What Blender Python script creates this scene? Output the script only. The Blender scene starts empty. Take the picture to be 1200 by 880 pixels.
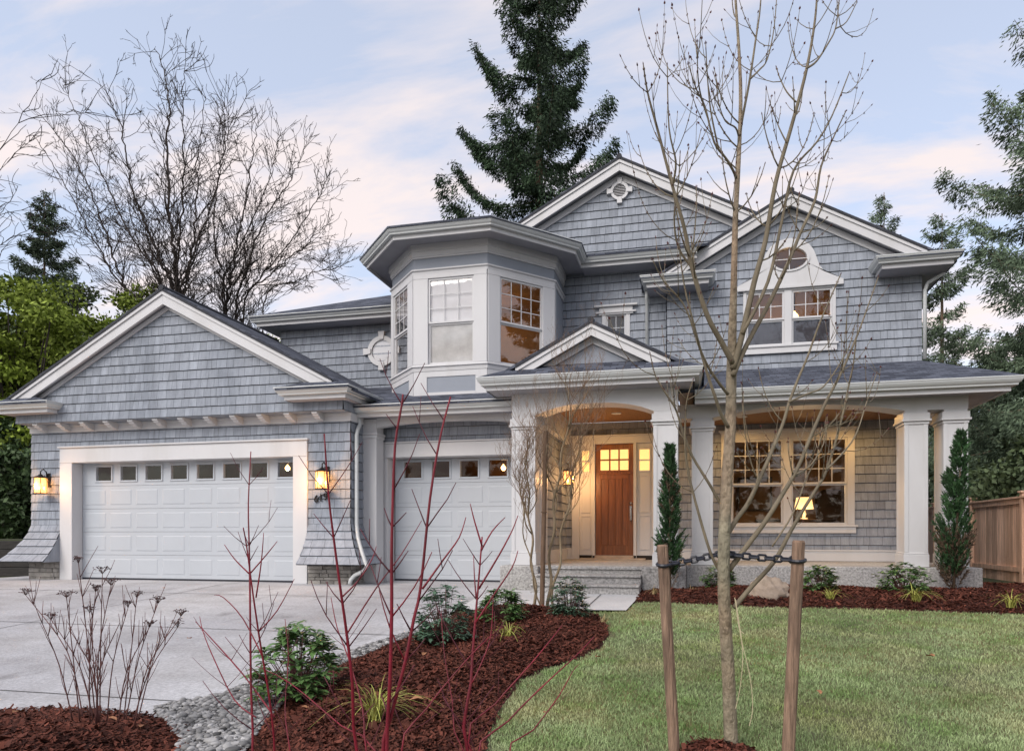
import bpy, math, random
import numpy as np
from mathutils import Vector, Matrix, noise as mnoise

SC = bpy.context.scene
COL = SC.collection
R = math.radians

# ------------------------------------------------------------------ camera
CX, FPX, VX, HZ = 640.0, 780.0, 812.0, 627.0     # principal column, focal length, depth vanishing column, horizon row (1200x880 frame)
YAW = math.atan((VX - CX) / FPX)
CAMZ = 0.89
cam_d = bpy.data.cameras.new("camera")
cam = bpy.data.objects.new("camera", cam_d); COL.objects.link(cam)
cam.location = (0, 0, CAMZ); cam.rotation_euler = (R(90), 0, YAW)
cam_d.sensor_width = 36; cam_d.lens = FPX / 1200 * 36
cam_d.shift_x = (600 - CX) / 1200; cam_d.shift_y = (HZ - 440) / 1200
cam_d.clip_start = 0.05; cam_d.clip_end = 1000
SC.camera = cam

# ------------------------------------------------------------------ sky, sun, exposure
SUN_AZ, SUN_EL = -154, 40          # azimuth from +Y towards +X: behind the viewer and to the left
sd = Vector((math.sin(R(SUN_AZ)) * math.cos(R(SUN_EL)), math.cos(R(SUN_AZ)) * math.cos(R(SUN_EL)), math.sin(R(SUN_EL))))
W = bpy.data.worlds.new("World"); SC.world = W; W.use_nodes = True
nt = W.node_tree; N = nt.nodes; L = nt.links
for n in list(N): N.remove(n)
wo = N.new("ShaderNodeOutputWorld"); bg = N.new("ShaderNodeBackground"); L.new(bg.outputs[0], wo.inputs[0])
sky = N.new("ShaderNodeTexSky"); sky.sky_type = 'NISHITA'; sky.sun_disc = False
sky.sun_elevation = R(SUN_EL); sky.sun_rotation = R(SUN_AZ); sky.air_density = 1.0; sky.dust_density = 2.0; sky.ozone_density = 1.5
bg.inputs["Strength"].default_value = 0.15
tc = N.new("ShaderNodeTexCoord")
sep = N.new("ShaderNodeSeparateXYZ"); L.new(tc.outputs["Generated"], sep.inputs[0])
def wmath(op, a, b=None, clamp=False):
    m = N.new("ShaderNodeMath"); m.operation = op; m.use_clamp = clamp
    for i, x in enumerate((a, b)):
        if x is None: continue
        if isinstance(x, (int, float)): m.inputs[i].default_value = x
        else: L.new(x, m.inputs[i])
    return m.outputs[0]
# cloud layer: direction projected on a plane high above, so bands converge towards the horizon
zc = wmath('ADD', wmath('MAXIMUM', sep.outputs[2], 0.0), 0.22)
comb = N.new("ShaderNodeCombineXYZ")
L.new(wmath('DIVIDE', sep.outputs[0], zc), comb.inputs[0]); L.new(wmath('DIVIDE', sep.outputs[1], zc), comb.inputs[1])
mp = N.new("ShaderNodeMapping"); L.new(comb.outputs[0], mp.inputs[0])
mp.inputs["Rotation"].default_value = (0, 0, R(35)); mp.inputs["Scale"].default_value = (0.55, 1.7, 1)
mp.inputs["Location"].default_value = (3.1, 0.7, 0)
cn = N.new("ShaderNodeTexNoise"); cn.inputs["Scale"].default_value = 2.1; cn.inputs["Detail"].default_value = 9
cn.inputs["Roughness"].default_value = 0.58; cn.inputs["Distortion"].default_value = 0.35
L.new(mp.outputs[0], cn.inputs["Vector"])
cr = N.new("ShaderNodeValToRGB"); L.new(cn.outputs["Fac"], cr.inputs[0])
cr.color_ramp.elements[0].position = 0.44; cr.color_ramp.elements[0].color = (0, 0, 0, 1)
cr.color_ramp.elements[1].position = 0.62; cr.color_ramp.elements[1].color = (1, 1, 1, 1)
veil = wmath('ADD', wmath('MULTIPLY', cr.outputs[0], 0.86), 0.16, True)
low = N.new("ShaderNodeMapRange"); L.new(sep.outputs[2], low.inputs[0])
low.inputs[1].default_value = 0.05; low.inputs[2].default_value = 0.75; low.inputs[3].default_value = 1; low.inputs[4].default_value = 0
ccol = N.new("ShaderNodeMix"); ccol.data_type = 'RGBA'; L.new(low.outputs[0], ccol.inputs[0])
SKYK = 1.0
ccol.inputs[6].default_value = (2.35, 2.2, 2.3, 1); ccol.inputs[7].default_value = (3.25, 2.80, 2.66, 1)
smix = N.new("ShaderNodeMix"); smix.data_type = 'RGBA'
gmix = N.new("ShaderNodeMix"); gmix.data_type = 'RGBA'; gmix.inputs[0].default_value = 0.55; gmix.inputs[7].default_value = (1.72, 1.86, 2.10, 1)
L.new(sky.outputs[0], gmix.inputs[6])
L.new(veil, smix.inputs[0]); L.new(gmix.outputs[2], smix.inputs[6]); L.new(ccol.outputs[2], smix.inputs[7])
L.new(smix.outputs[2], bg.inputs["Color"])

sun_d = bpy.data.lights.new("sun", 'SUN'); sun_d.energy = 0.95; sun_d.angle = R(40); sun_d.color = (1.0, 0.95, 0.90)
sun = bpy.data.objects.new("sun", sun_d); COL.objects.link(sun)
sun.rotation_euler = (-sd).to_track_quat('-Z', 'Y').to_euler()
SC.view_settings.view_transform = 'Standard'; SC.view_settings.look = 'None'
SC.view_settings.gamma = 1; SC.view_settings.use_curve_mapping = False
SC.view_settings.exposure = 1.25
SC.cycles.max_bounces = 8; SC.cycles.transparent_max_bounces = 16
SC.cycles.use_denoising = True

# ------------------------------------------------------------------ coordinates
def den(px): return math.cos(YAW) + (px - CX) / FPX * math.sin(YAW)
def XY(px):
    u = (px - CX) / FPX
    return (u * math.cos(YAW) - math.sin(YAW)) / (math.cos(YAW) + u * math.sin(YAW))
def at(px, py, Y):
    "point of the photograph's 1200x880 frame at world depth Y"
    return Vector((XY(px) * Y, Y, CAMZ + (HZ - py) * Y / (FPX * den(px))))
def gz(y): return -0.065 * (10.4 - max(-1.0, min(10.4, y)))

# ------------------------------------------------------------------ materials
MATS = {}
def mat(name, col, rough=0.6, var=0.15, scale=5.0, stretch=(1, 1, 1), bump=0.0, bscale=None, tint=0.0, spec=0.35, metal=0.0, col2=None, det=5, island=0.0):
    "procedural surface: noise mottling between two tones, optional per-face tint, optional bump"
    if name in MATS: return MATS[name]
    m = bpy.data.materials.new(name); m.use_nodes = True; MATS[name] = m
    nt = m.node_tree; N = nt.nodes; L = nt.links
    b = N["Principled BSDF"]; b.inputs["Roughness"].default_value = rough; b.inputs["Metallic"].default_value = metal
    b.inputs["Specular IOR Level"].default_value = spec
    tc = N.new("ShaderNodeTexCoord"); mp = N.new("ShaderNodeMapping"); L.new(tc.outputs["Object"], mp.inputs[0])
    mp.inputs["Scale"].default_value = stretch
    nz = N.new("ShaderNodeTexNoise"); nz.inputs["Scale"].default_value = scale; nz.inputs["Detail"].default_value = det
    nz.inputs["Roughness"].default_value = 0.62
    L.new(mp.outputs[0], nz.inputs["Vector"])
    mr = N.new("ShaderNodeMapRange"); mr.inputs[1].default_value = 0.28; mr.inputs[2].default_value = 0.72
    L.new(nz.outputs["Fac"], mr.inputs[0])
    mx = N.new("ShaderNodeMix"); mx.data_type = 'RGBA'; L.new(mr.outputs[0], mx.inputs[0])
    c2 = col2 or tuple(c * (1 + var) for c in col); c1 = col if col2 else tuple(c * (1 - var) for c in col)
    mx.inputs[6].default_value = (*c1, 1); mx.inputs[7].default_value = (*c2, 1)
    out = mx.outputs[2]
    if tint:
        at_ = N.new("ShaderNodeAttribute"); at_.attribute_name = "tint"
        mr2 = N.new("ShaderNodeMapRange"); L.new(at_.outputs["Fac"], mr2.inputs[0])
        mr2.inputs[3].default_value = 1 - tint; mr2.inputs[4].default_value = 1 + tint
        mul = N.new("ShaderNodeMix"); mul.data_type = 'RGBA'; mul.blend_type = 'MULTIPLY'; mul.inputs[0].default_value = 1
        L.new(out, mul.inputs[6]); L.new(mr2.outputs[0], mul.inputs[7]); out = mul.outputs[2]
    L.new(out, b.inputs["Base Color"])
    if bump:
        bz = N.new("ShaderNodeTexNoise"); bz.inputs["Scale"].default_value = bscale or scale * 4; bz.inputs["Detail"].default_value = 4
        L.new(mp.outputs[0], bz.inputs["Vector"])
        bp = N.new("ShaderNodeBump"); bp.inputs["Strength"].default_value = bump; bp.inputs["Distance"].default_value = 0.02
        L.new(bz.outputs["Fac"], bp.inputs["Height"]); L.new(bp.outputs[0], b.inputs["Normal"])
    return m

def two_tone(m, cols, scale, stretch=(1, 1, 1), lo=.4, hi=.6, det=4, seed=0.0):
    "adds a second, larger mottling (worn, damp or dry patches) on top of a mat() surface"
    nt = m.node_tree; N = nt.nodes; L = nt.links; b = N["Principled BSDF"]
    src = b.inputs["Base Color"].links[0].from_socket
    tc = N.new("ShaderNodeTexCoord"); mp = N.new("ShaderNodeMapping"); L.new(tc.outputs["Object"], mp.inputs[0])
    mp.inputs["Scale"].default_value = stretch; mp.inputs["Location"].default_value = (seed, seed * .7, seed * .3)
    nz = N.new("ShaderNodeTexNoise"); nz.inputs["Scale"].default_value = scale; nz.inputs["Detail"].default_value = det
    L.new(mp.outputs[0], nz.inputs["Vector"])
    r = N.new("ShaderNodeMapRange"); r.inputs[1].default_value = lo; r.inputs[2].default_value = hi; L.new(nz.outputs["Fac"], r.inputs[0])
    mx = N.new("ShaderNodeMix"); mx.data_type = 'RGBA'; mx.inputs[6].default_value = (1, 1, 1, 1); mx.inputs[7].default_value = (*cols, 1)
    L.new(r.outputs[0], mx.inputs[0])
    mul = N.new("ShaderNodeMix"); mul.data_type = 'RGBA'; mul.blend_type = 'MULTIPLY'; mul.inputs[0].default_value = 1
    L.new(src, mul.inputs[6]); L.new(mx.outputs[2], mul.inputs[7]); L.new(mul.outputs[2], b.inputs["Base Color"])
    return m

def roof_mat(name, axis):
    m = bpy.data.materials.new(name); m.use_nodes = True
    nt = m.node_tree; N = nt.nodes; L = nt.links; b = N["Principled BSDF"]
    b.inputs["Roughness"].default_value = 0.85; b.inputs["Specular IOR Level"].default_value = 0.25
    tc = N.new("ShaderNodeTexCoord"); sp = N.new("ShaderNodeSeparateXYZ"); L.new(tc.outputs["Object"], sp.inputs[0])
    cb = N.new("ShaderNodeCombineXYZ"); L.new(sp.outputs[axis], cb.inputs[0])
    ml = N.new("ShaderNodeMath"); ml.operation = 'MULTIPLY'; L.new(sp.outputs[2], ml.inputs[0]); ml.inputs[1].default_value = 2.6 if axis == 0 else 2.1
    L.new(ml.outputs[0], cb.inputs[1])
    br = N.new("ShaderNodeTexBrick"); L.new(cb.outputs[0], br.inputs["Vector"])
    br.inputs["Scale"].default_value = 1; br.inputs["Brick Width"].default_value = 0.22; br.inputs["Row Height"].default_value = 0.14
    br.inputs["Mortar Size"].default_value = 0.006; br.inputs["Mortar Smooth"].default_value = 0.3; br.inputs["Bias"].default_value = -0.2
    br.inputs["Color1"].default_value = (.042, .048, .066, 1); br.inputs["Color2"].default_value = (.125, .138, .175, 1); br.inputs["Mortar"].default_value = (.02, .02, .026, 1)
    nz = N.new("ShaderNodeTexNoise"); nz.inputs["Scale"].default_value = 90; nz.inputs["Detail"].default_value = 3; L.new(tc.outputs["Object"], nz.inputs["Vector"])
    mr = N.new("ShaderNodeMapRange"); mr.inputs[1].default_value = .3; mr.inputs[2].default_value = .7; mr.inputs[3].default_value = .6; mr.inputs[4].default_value = 1.4
    L.new(nz.outputs["Fac"], mr.inputs[0])
    mul = N.new("ShaderNodeMix"); mul.data_type = 'RGBA'; mul.blend_type = 'MULTIPLY'; mul.inputs[0].default_value = 1
    L.new(br.outputs["Color"], mul.inputs[6]); L.new(mr.outputs[0], mul.inputs[7]); L.new(mul.outputs[2], b.inputs["Base Color"])
    bp = N.new("ShaderNodeBump"); bp.inputs["Strength"].default_value = .6; bp.inputs["Distance"].default_value = .01
    L.new(br.outputs["Fac"], bp.inputs["Height"]); bp.invert = True; L.new(bp.outputs[0], b.inputs["Normal"])
    MATS[name] = m; return m

def emis(name, col, strength, base=(.8, .8, .8)):
    m = bpy.data.materials.new(name); m.use_nodes = True; b = m.node_tree.nodes["Principled BSDF"]
    b.inputs["Base Color"].default_value = (*base, 1); b.inputs["Emission Color"].default_value = (*col, 1); b.inputs["Emission Strength"].default_value = strength
    b.inputs["Roughness"].default_value = .25
    nt = m.node_tree; nz = nt.nodes.new("ShaderNodeTexNoise"); nz.inputs["Scale"].default_value = 14
    mr = nt.nodes.new("ShaderNodeMapRange"); mr.inputs[3].default_value = strength * .75; mr.inputs[4].default_value = strength * 1.2
    nt.links.new(nz.outputs["Fac"], mr.inputs[0]); nt.links.new(mr.outputs[0], b.inputs["Emission Strength"])
    MATS[name] = m; return m

def glass_mat(name, refl, tintc=(1, 1, 1), wav=0.0):
    m = bpy.data.materials.new(name); m.use_nodes = True; nt = m.node_tree; N = nt.nodes; L = nt.links
    N.remove(N["Principled BSDF"]); o = N["Material Output"]
    tr = N.new("ShaderNodeBsdfTransparent"); tr.inputs[0].default_value = (*tintc, 1)
    gl = N.new("ShaderNodeBsdfGlossy"); gl.inputs["Roughness"].default_value = 0.01
    fr = N.new("ShaderNodeFresnel"); fr.inputs[0].default_value = 1.5
    ad = N.new("ShaderNodeMath"); ad.operation = 'ADD'; ad.use_clamp = True; L.new(fr.outputs[0], ad.inputs[0]); ad.inputs[1].default_value = refl
    mx = N.new("ShaderNodeMixShader"); ge = N.new('ShaderNodeNewGeometry'); inv = N.new('ShaderNodeMath'); inv.operation = 'SUBTRACT'; inv.inputs[0].default_value = 1; L.new(ge.outputs['Backfacing'], inv.inputs[1]); fm = N.new('ShaderNodeMath'); fm.operation = 'MULTIPLY'; L.new(ad.outputs[0], fm.inputs[0]); L.new(inv.outputs[0], fm.inputs[1])
    L.new(fm.outputs[0], mx.inputs[0]); L.new(tr.outputs[0], mx.inputs[1]); L.new(gl.outputs[0], mx.inputs[2])
    nz = N.new("ShaderNodeTexNoise"); nz.inputs["Scale"].default_value = 1.6; tc = N.new("ShaderNodeTexCoord"); L.new(tc.outputs["Object"], nz.inputs["Vector"])
    bp = N.new("ShaderNodeBump"); bp.inputs["Strength"].default_value = .12 + wav; bp.inputs["Distance"].default_value = .02
    L.new(nz.outputs["Fac"], bp.inputs["Height"]); L.new(bp.outputs[0], gl.inputs["Normal"])
    L.new(mx.outputs[0], o.inputs[0]); MATS[name] = m; return m

FELT_SHADOW = mat('felt_and_shadow_line', (.10, .103, .11), .9, .2, 10)  # felt behind the joints; also the painted shadow line under each course
SHINGLE = mat('shingle', (.285, .310, .352), .8, .2, 7, (1.6, 1.6, .35), .35, 40, tint=.15, spec=.2)
two_tone(SHINGLE, (.84, .85, .86), 1.1, (1, 1, .22), .48, .66, 5)
PANELGREY = mat('grey_panel', (.275, .30, .345), .6, .04, 3, spec=.3)
WHITE = mat('white_paint', (.575, .575, .585), .45, .035, 2.2, (1, 1, .4), .05, 30, spec=.35)
two_tone(WHITE, (.93, .925, .91), 1.6, (1.4, 1.4, .3), .52, .7, 6)
CREAM = mat('gutter_white', (.53, .55, .55), .4, .05, 1.2, (1, 1, 3), spec=.4)
DOORW = mat('garage_door_white', (.44, .47, .505), .5, .03, 1.5, spec=.35, bump=.08, bscale=70)
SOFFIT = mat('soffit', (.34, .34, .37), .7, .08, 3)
ROOFX = roof_mat('asphalt_shingle_front', 0); ROOFY = roof_mat('asphalt_shingle_side', 1)
ROOFEDGE = mat('roof_edge', (.035, .037, .045), .8, .2, 12)
STONE = mat('ledge_stone', (.27, .255, .235), .85, .3, 9, tint=.3, bump=.6, bscale=30)
AGG = mat('exposed_aggregate', (.38, .37, .355), .85, .55, 30, bump=.7, bscale=40, det=6)
two_tone(AGG, (.78, .78, .80), 1.3)
DRIVE = mat('driveway_concrete', (.48, .48, .49), .8, .26, 34, bump=.35, bscale=60, det=8)
two_tone(DRIVE, (.80, .80, .82), .55, (1, .35, 1), .35, .65, 6)
two_tone(DRIVE, (.86, .85, .84), 2.2, (.4, 1, 1), .45, .62, 5, 4.0)
two_tone(DRIVE, (.66, .65, .64), 3.4, (1, .5, 1), .60, .74, 6, 9.0)
two_tone(DRIVE, (.88, .87, .86), .35, (2.6, .12, 1), .45, .6, 3, 2.0)
WALK = mat('walkway_concrete', (.52, .52, .52), .8, .15, 50, bump=.25, bscale=80); two_tone(WALK, (.85, .85, .86), .9)
WOODDOOR = mat('stained_fir', (.185, .066, .021), .38, .5, 5, (7, 7, .45), .12, 12, spec=.5, tint=.22)
CEDAR = mat('cedar_fence', (.72, .48, .35), .8, .28, 3, (6, 6, .5), .3, 10, tint=.24, spec=.15)
STAKE = mat('weathered_stake', (.25, .165, .115), .85, .45, 9, (5, 5, .5), .9, 14, tint=.15); two_tone(STAKE, (.55, .55, .56), 5, (2, 2, .5), .5, .66)
BRONZE = mat('dark_bronze', (.035, .028, .024), .45, .2, 20, metal=.7)
NICKEL = mat('brushed_nickel', (.6, .58, .55), .25, .1, 30, metal=1)
BLACKP = mat('black_plastic', (.018, .02, .03), .45, .2, 30, spec=.5)
INTERIOR = mat('warm_plaster', (.26, .17, .10), .8, .08, 2)
INTDARK = mat('garage_interior', (.11, .048, .018), .9, .3, 2)
DARKWOOD = mat('dark_furniture', (.035, .022, .016), .5, .3, 5)
BLIND_GLARE = mat('white_blind_and_glare', (.60, .60, .62), .8, .03, 2, bump=.1, bscale=12)  # bay blind; also the painted sky glare in the round window
FILMG = mat('pale_film', (.42, .415, .40), .7, .18, 5, bump=.1)
SCREEN = mat('insect_screen', (.045, .042, .05), .8, .25, 14)
GLASS = glass_mat('window_glass', .04); GLASSR = glass_mat('bay_glass', .12); GLASSG = glass_mat('garage_glass', .0)
LITGLASS = emis('amber_door_glass', (1.0, .55, .18), .62, (.5, .3, .12))
LANTERN = emis('lantern_glass', (1.0, .45, .14), .75, (.6, .4, .2)); LANTERN.node_tree.nodes['Principled BSDF'].inputs['Alpha'].default_value = .5
BULB = emis('bulb', (1.0, .52, .18), 3.2)
SHADE = emis('lamp_shade', (1.0, .56, .20), .9, (.7, .5, .3))
GROUND = mat('dark_soil', (.045, .04, .028), .95, .5, 1.2, bump=.4)
two_tone(GROUND, (1.0, 1.5, .7), .4)
TURF = mat('turf_base', (.12, .125, .065), .95, .4, 9, bump=.5, bscale=60)
two_tone(TURF, (1.5, 1.25, 1.0), .8)
BLADE = mat('grass_blades', (.295, .36, .185), .7, .25, .9, tint=.42, spec=.15)
two_tone(BLADE, (1.38, 1.12, 1.18), 1.1, (1, 1, 1), .46, .68, 5); two_tone(BLADE, (.84, .90, .80), .45, (1, 1, 1), .42, .6, 3, 3.0); two_tone(BLADE, (.74, .84, .66), 2.6, (1, 1, 1), .5, .62, 4, 7.0)
MULCH = mat('bark_mulch', (.055, .016, .011), .9, .55, 22, bump=1.0, bscale=45)
CHIP = mat('bark_chip', (.105, .034, .022), .85, .35, 3, tint=.75, spec=.2)
PEBBLE = mat('river_pebble', (.215, .212, .208), .6, .3, 11, tint=.85)
ROCK = mat('boulder', (.36, .285, .22), .85, .35, 6, bump=.8, bscale=16); two_tone(ROCK, (.7, .7, .72), 3)
TIMBER = mat('old_timber', (.030, .028, .026), .9, .4, 4, (1, 1, 6), .4)
BARK = mat('bare_bark', (.050, .039, .034), .9, .35, 6, (1, 1, .4), .5)
FIRBARK = mat('fir_bark', (.13, .09, .06), .95, .45, 5, (1, 1, .3), .7)
YOUNGBARK = mat('young_maple_bark', (.25, .225, .16), .75, .38, 14, (1, 1, .5), .8, 60); two_tone(YOUNGBARK, (.62, .60, .58), 26, (1, 1, .8), .55, .66); two_tone(YOUNGBARK, (1.15, .92, .86), 1.2, (1, 1, 1), .4, .6)
TWIGBARK = mat('maple_twig', (.15, .10, .075), .75, .3, 8)
BUD = mat('maple_bud', (.085, .025, .022), .7, .3, 20)
WILLOW = mat('willow_bark', (.215, .165, .105), .8, .3, 8)
REDBARK = mat('red_dogwood', (.175, .007, .019), .5, .45, 6, spec=.45); REDTWIG = mat('dogwood_twig', (.095, .018, .028), .6, .5, 7)
DRYSTEM = mat('dry_stem', (.125, .055, .050), .8, .4, 9); DRYHEAD = mat('dead_flower', (.075, .042, .040), .9, .5, 30, tint=.5)
FIR = mat('fir_needles', (.040, .068, .036), .75, .35, .9, tint=.6, spec=.2)
FIRL = mat('hemlock_needles', (.105, .145, .090), .75, .35, .9, tint=.55, spec=.2)
SPRUCE = mat('spruce_needles', (.075, .105, .065), .75, .3, .9, tint=.5, spec=.2)
LIME = mat('spring_leaves', (.18, .235, .035), .7, .35, .5, tint=.55, spec=.2)
DARKLEAF = mat('laurel_leaves', (.045, .075, .026), .6, .4, .6, tint=.6, spec=.3)
RHODO = mat('rhododendron_leaves', (.095, .175, .055), .42, .3, 6, tint=.45, spec=.45)
HOLLY = mat('blue_green_leaves', (.085, .15, .095), .45, .3, 6, tint=.45, spec=.4)
YELLOWG = mat('variegated_blades', (.36, .37, .085), .6, .3, 4, tint=.45)
DRYG = mat('straw_blades', (.36, .27, .13), .7, .3, 4, tint=.4)
CYP = mat('cypress_scales', (.034, .080, .030), .7, .35, 4, tint=.55); CYPR = mat('cypress_bronze', (.11, .075, .05), .8, .3, 6, tint=.5)
OLIVE = mat('olive_leaves', (.095, .130, .060), .6, .35, .6, tint=.55, spec=.25)
DEADLEAF = mat('fallen_leaf', (.36, .17, .085), .7, .35, 12)

# ------------------------------------------------------------------ mesh builder
WLOC = {}
class MB:
    def __init__(s): s.v = []; s.f = []; s.t = []; s.rng = random.Random(5)
    def poly(s, pts, tint=.5):
        i = len(s.v); s.v += [tuple(p) for p in pts]; s.f.append(tuple(range(i, i + len(pts)))); s.t.append(tint)
    def face(s, idx, tint=.5): s.f.append(tuple(idx)); s.t.append(tint)
    def box(s, x0, x1, y0, y1, z0, z1, tint=.5):
        i = len(s.v)
        s.v += [(x0, y0, z0), (x1, y0, z0), (x1, y1, z0), (x0, y1, z0), (x0, y0, z1), (x1, y0, z1), (x1, y1, z1), (x0, y1, z1)]
        for q in ((3, 2, 1, 0), (4, 5, 6, 7), (0, 1, 5, 4), (1, 2, 6, 5), (2, 3, 7, 6), (3, 0, 4, 7)): s.face([i + k for k in q], tint)
    def prism(s, pts, d, tint=.5):
        n = len(pts); i = len(s.v); d = Vector(d)
        s.v += [tuple(p) for p in pts] + [tuple(Vector(p) + d) for p in pts]
        s.face(range(i, i + n), tint); s.face(range(i + 2 * n - 1, i + n - 1, -1), tint)
        for k in range(n): s.face((i + (k + 1) % n, i + k, i + n + k, i + n + (k + 1) % n), tint)
    def xz(s, pts, y0, y1, tint=.5): s.prism([(x, y0, z) for x, z in pts], (0, y1 - y0, 0), tint)
    def frame(s, x0, x1, z0, z1, w, y0, y1, wt=None, wb=None, tint=.5):
        wt = w if wt is None else wt; wb = w if wb is None else wb
        s.box(x0, x0 + w, y0, y1, z0, z1, tint); s.box(x1 - w, x1, y0, y1, z0, z1, tint)
        if wt: s.box(x0 + w, x1 - w, y0, y1, z1 - wt, z1, tint)
        if wb: s.box(x0 + w, x1 - w, y0, y1, z0, z0 + wb, tint)
    def tube(s, pts, rad, n=6, tint=.5, cap=True):
        pts = [Vector(p) for p in pts]
        if len(pts) < 2: return
        i0 = len(s.v); up = None
        for k, p in enumerate(pts):
            d = (pts[min(k + 1, len(pts) - 1)] - pts[max(k - 1, 0)])
            if d.length < 1e-9: d = Vector((0, 0, 1))
            d.normalize()
            if up is None:
                up = d.orthogonal().normalized()
            else:
                up = up - d * up.dot(d)
                up = up.normalized() if up.length > 1e-6 else d.orthogonal().normalized()
            w = d.cross(up); r = rad[k] if isinstance(rad, (list, tuple)) else rad
            for a in range(n):
                t = 2 * math.pi * a / n
                s.v.append(tuple(p + (up * math.cos(t) + w * math.sin(t)) * r))
        for k in range(len(pts) - 1):
            for a in range(n):
                b = (a + 1) % n
                s.face((i0 + k * n + a, i0 + k * n + b, i0 + (k + 1) * n + b, i0 + (k + 1) * n + a), tint)
        if cap:
            s.face([i0 + n - 1 - a for a in range(n)], tint); m = i0 + (len(pts) - 1) * n; s.face([m + a for a in range(n)], tint)
    def lathe(s, c, prof, n=20, tint=.5):
        i0 = len(s.v); c = Vector(c)
        for r, z in prof:
            for a in range(n):
                t = 2 * math.pi * a / n; s.v.append((c.x + r * math.cos(t), c.y + r * math.sin(t), c.z + z))
        for k in range(len(prof) - 1):
            for a in range(n):
                b = (a + 1) % n; s.face((i0 + k * n + a, i0 + k * n + b, i0 + (k + 1) * n + b, i0 + (k + 1) * n + a), tint)
        s.face([i0 + n - 1 - a for a in range(n)], tint); m = i0 + (len(prof) - 1) * n; s.face([m + a for a in range(n)], tint)
    def sweep(s, path, prof, tint=.5, closed=False):
        "profile (outward, up) along a path of (x, y, z); outward is to the right of travel; mitred corners"
        P = [Vector(p) for p in path]; n = len(prof); i0 = len(s.v); m = len(P)
        for k, p in enumerate(P):
            ns = []
            if k > 0 or closed: d = P[k] - P[k - 1]; ns.append(Vector((d.y, -d.x, 0)).normalized())
            if k < m - 1 or closed: d = P[(k + 1) % m] - P[k]; ns.append(Vector((d.y, -d.x, 0)).normalized())
            o = ns[0] if len(ns) == 1 else (ns[0] + ns[1]) / (1 + ns[0].dot(ns[1]))
            for a, z in prof: s.v.append(tuple(p + o * a + Vector((0, 0, z))))
        for k in range(m if closed else m - 1):
            k2 = (k + 1) % m
            for a in range(n):
                b = (a + 1) % n; s.face((i0 + k * n + a, i0 + k * n + b, i0 + k2 * n + b, i0 + k2 * n + a), tint)
        if not closed:
            s.face([i0 + n - 1 - a for a in range(n)], tint); q = i0 + (m - 1) * n; s.face([q + a for a in range(n)], tint)
    def build(s, name, material, parent=None, smooth=False, bevel=0.0, loc=None, xf=None):
        if xf is not None: s.v = [tuple(xf @ Vector(p)) for p in s.v]
        o0 = WLOC.get(parent.name, Vector()) if parent else Vector(loc or (0, 0, 0))
        me = bpy.data.meshes.new(name)
        v = np.array(s.v, dtype=np.float64).reshape(-1, 3) - np.array(o0)
        me.from_pydata(v.tolist(), [], s.f)
        a = me.attributes.new("tint", 'FLOAT', 'FACE'); a.data.foreach_set("value", s.t[:len(me.polygons)])
        me.materials.append(material)
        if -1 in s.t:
            me.materials.append(FELT_SHADOW); me.polygons.foreach_set('material_index', [1 if q == -1 else 0 for q in s.t[:len(me.polygons)]])
        if smooth: me.polygons.foreach_set("use_smooth", [True] * len(me.polygons))
        ob = bpy.data.objects.new(name, me); COL.objects.link(ob)
        if parent: ob.parent = parent; WLOC[ob.name] = WLOC.get(parent.name, Vector()).copy()
        else: ob.location = o0; WLOC[ob.name] = o0
        if bevel:
            bv = ob.modifiers.new("bevel", 'BEVEL'); bv.width = bevel; bv.segments = 1; bv.limit_method = 'ANGLE'; bv.angle_limit = R(40)
        me.update()
        return ob

def np_mesh(name, V, F, tint, material, parent=None, smooth=False, loc=(0, 0, 0)):
    "large mesh from numpy arrays; F is (n,3) or (n,4)"
    me = bpy.data.meshes.new(name); nf, k = F.shape
    off = np.array(WLOC.get(parent.name, Vector()) if parent else loc)
    me.vertices.add(len(V)); me.vertices.foreach_set("co", (V - off).astype(np.float32).ravel())
    me.loops.add(nf * k); me.loops.foreach_set("vertex_index", F.astype(np.int32).ravel())
    me.polygons.add(nf); me.polygons.foreach_set("loop_start", np.arange(0, nf * k, k, dtype=np.int32))
    a = me.attributes.new("tint", 'FLOAT', 'FACE'); a.data.foreach_set("value", tint.astype(np.float32))
    me.materials.append(material); me.update(calc_edges=True)
    if smooth: me.polygons.foreach_set("use_smooth", np.ones(nf, dtype=bool))
    ob = bpy.data.objects.new(name, me); COL.objects.link(ob)
    if parent: ob.parent = parent; WLOC[ob.name] = WLOC.get(parent.name, Vector()).copy()
    else: ob.location = loc; WLOC[ob.name] = Vector(loc)
    return ob

def tag(o, label=None, cat=None, group=None, kind=None):
    if label: o['label'] = label
    if cat: o['category'] = cat
    if group: o['group'] = group
    if kind: o['kind'] = kind
    return o
def thing(name, loc, label, cat, group=None):
    o = bpy.data.objects.new(name, None); COL.objects.link(o); o.location = loc; o.empty_display_size = .2
    WLOC[o.name] = Vector(loc); return tag(o, label, cat, group)
def copy_tree(o, parent=None):
    c = o.copy(); COL.objects.link(c)
    if parent: c.parent = parent
    for ch in list(o.children): copy_tree(ch, c)
    return c
def lamp(name, loc, watts, col, radius=.05, parent=None):
    d = bpy.data.lights.new(name, 'POINT'); d.energy = watts; d.color = col; d.shadow_soft_size = radius
    o = bpy.data.objects.new(name, d); COL.objects.link(o)
    if parent: o.parent = parent; o.location = Vector(loc) - WLOC[parent.name]
    else: o.location = loc
    return o

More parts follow.
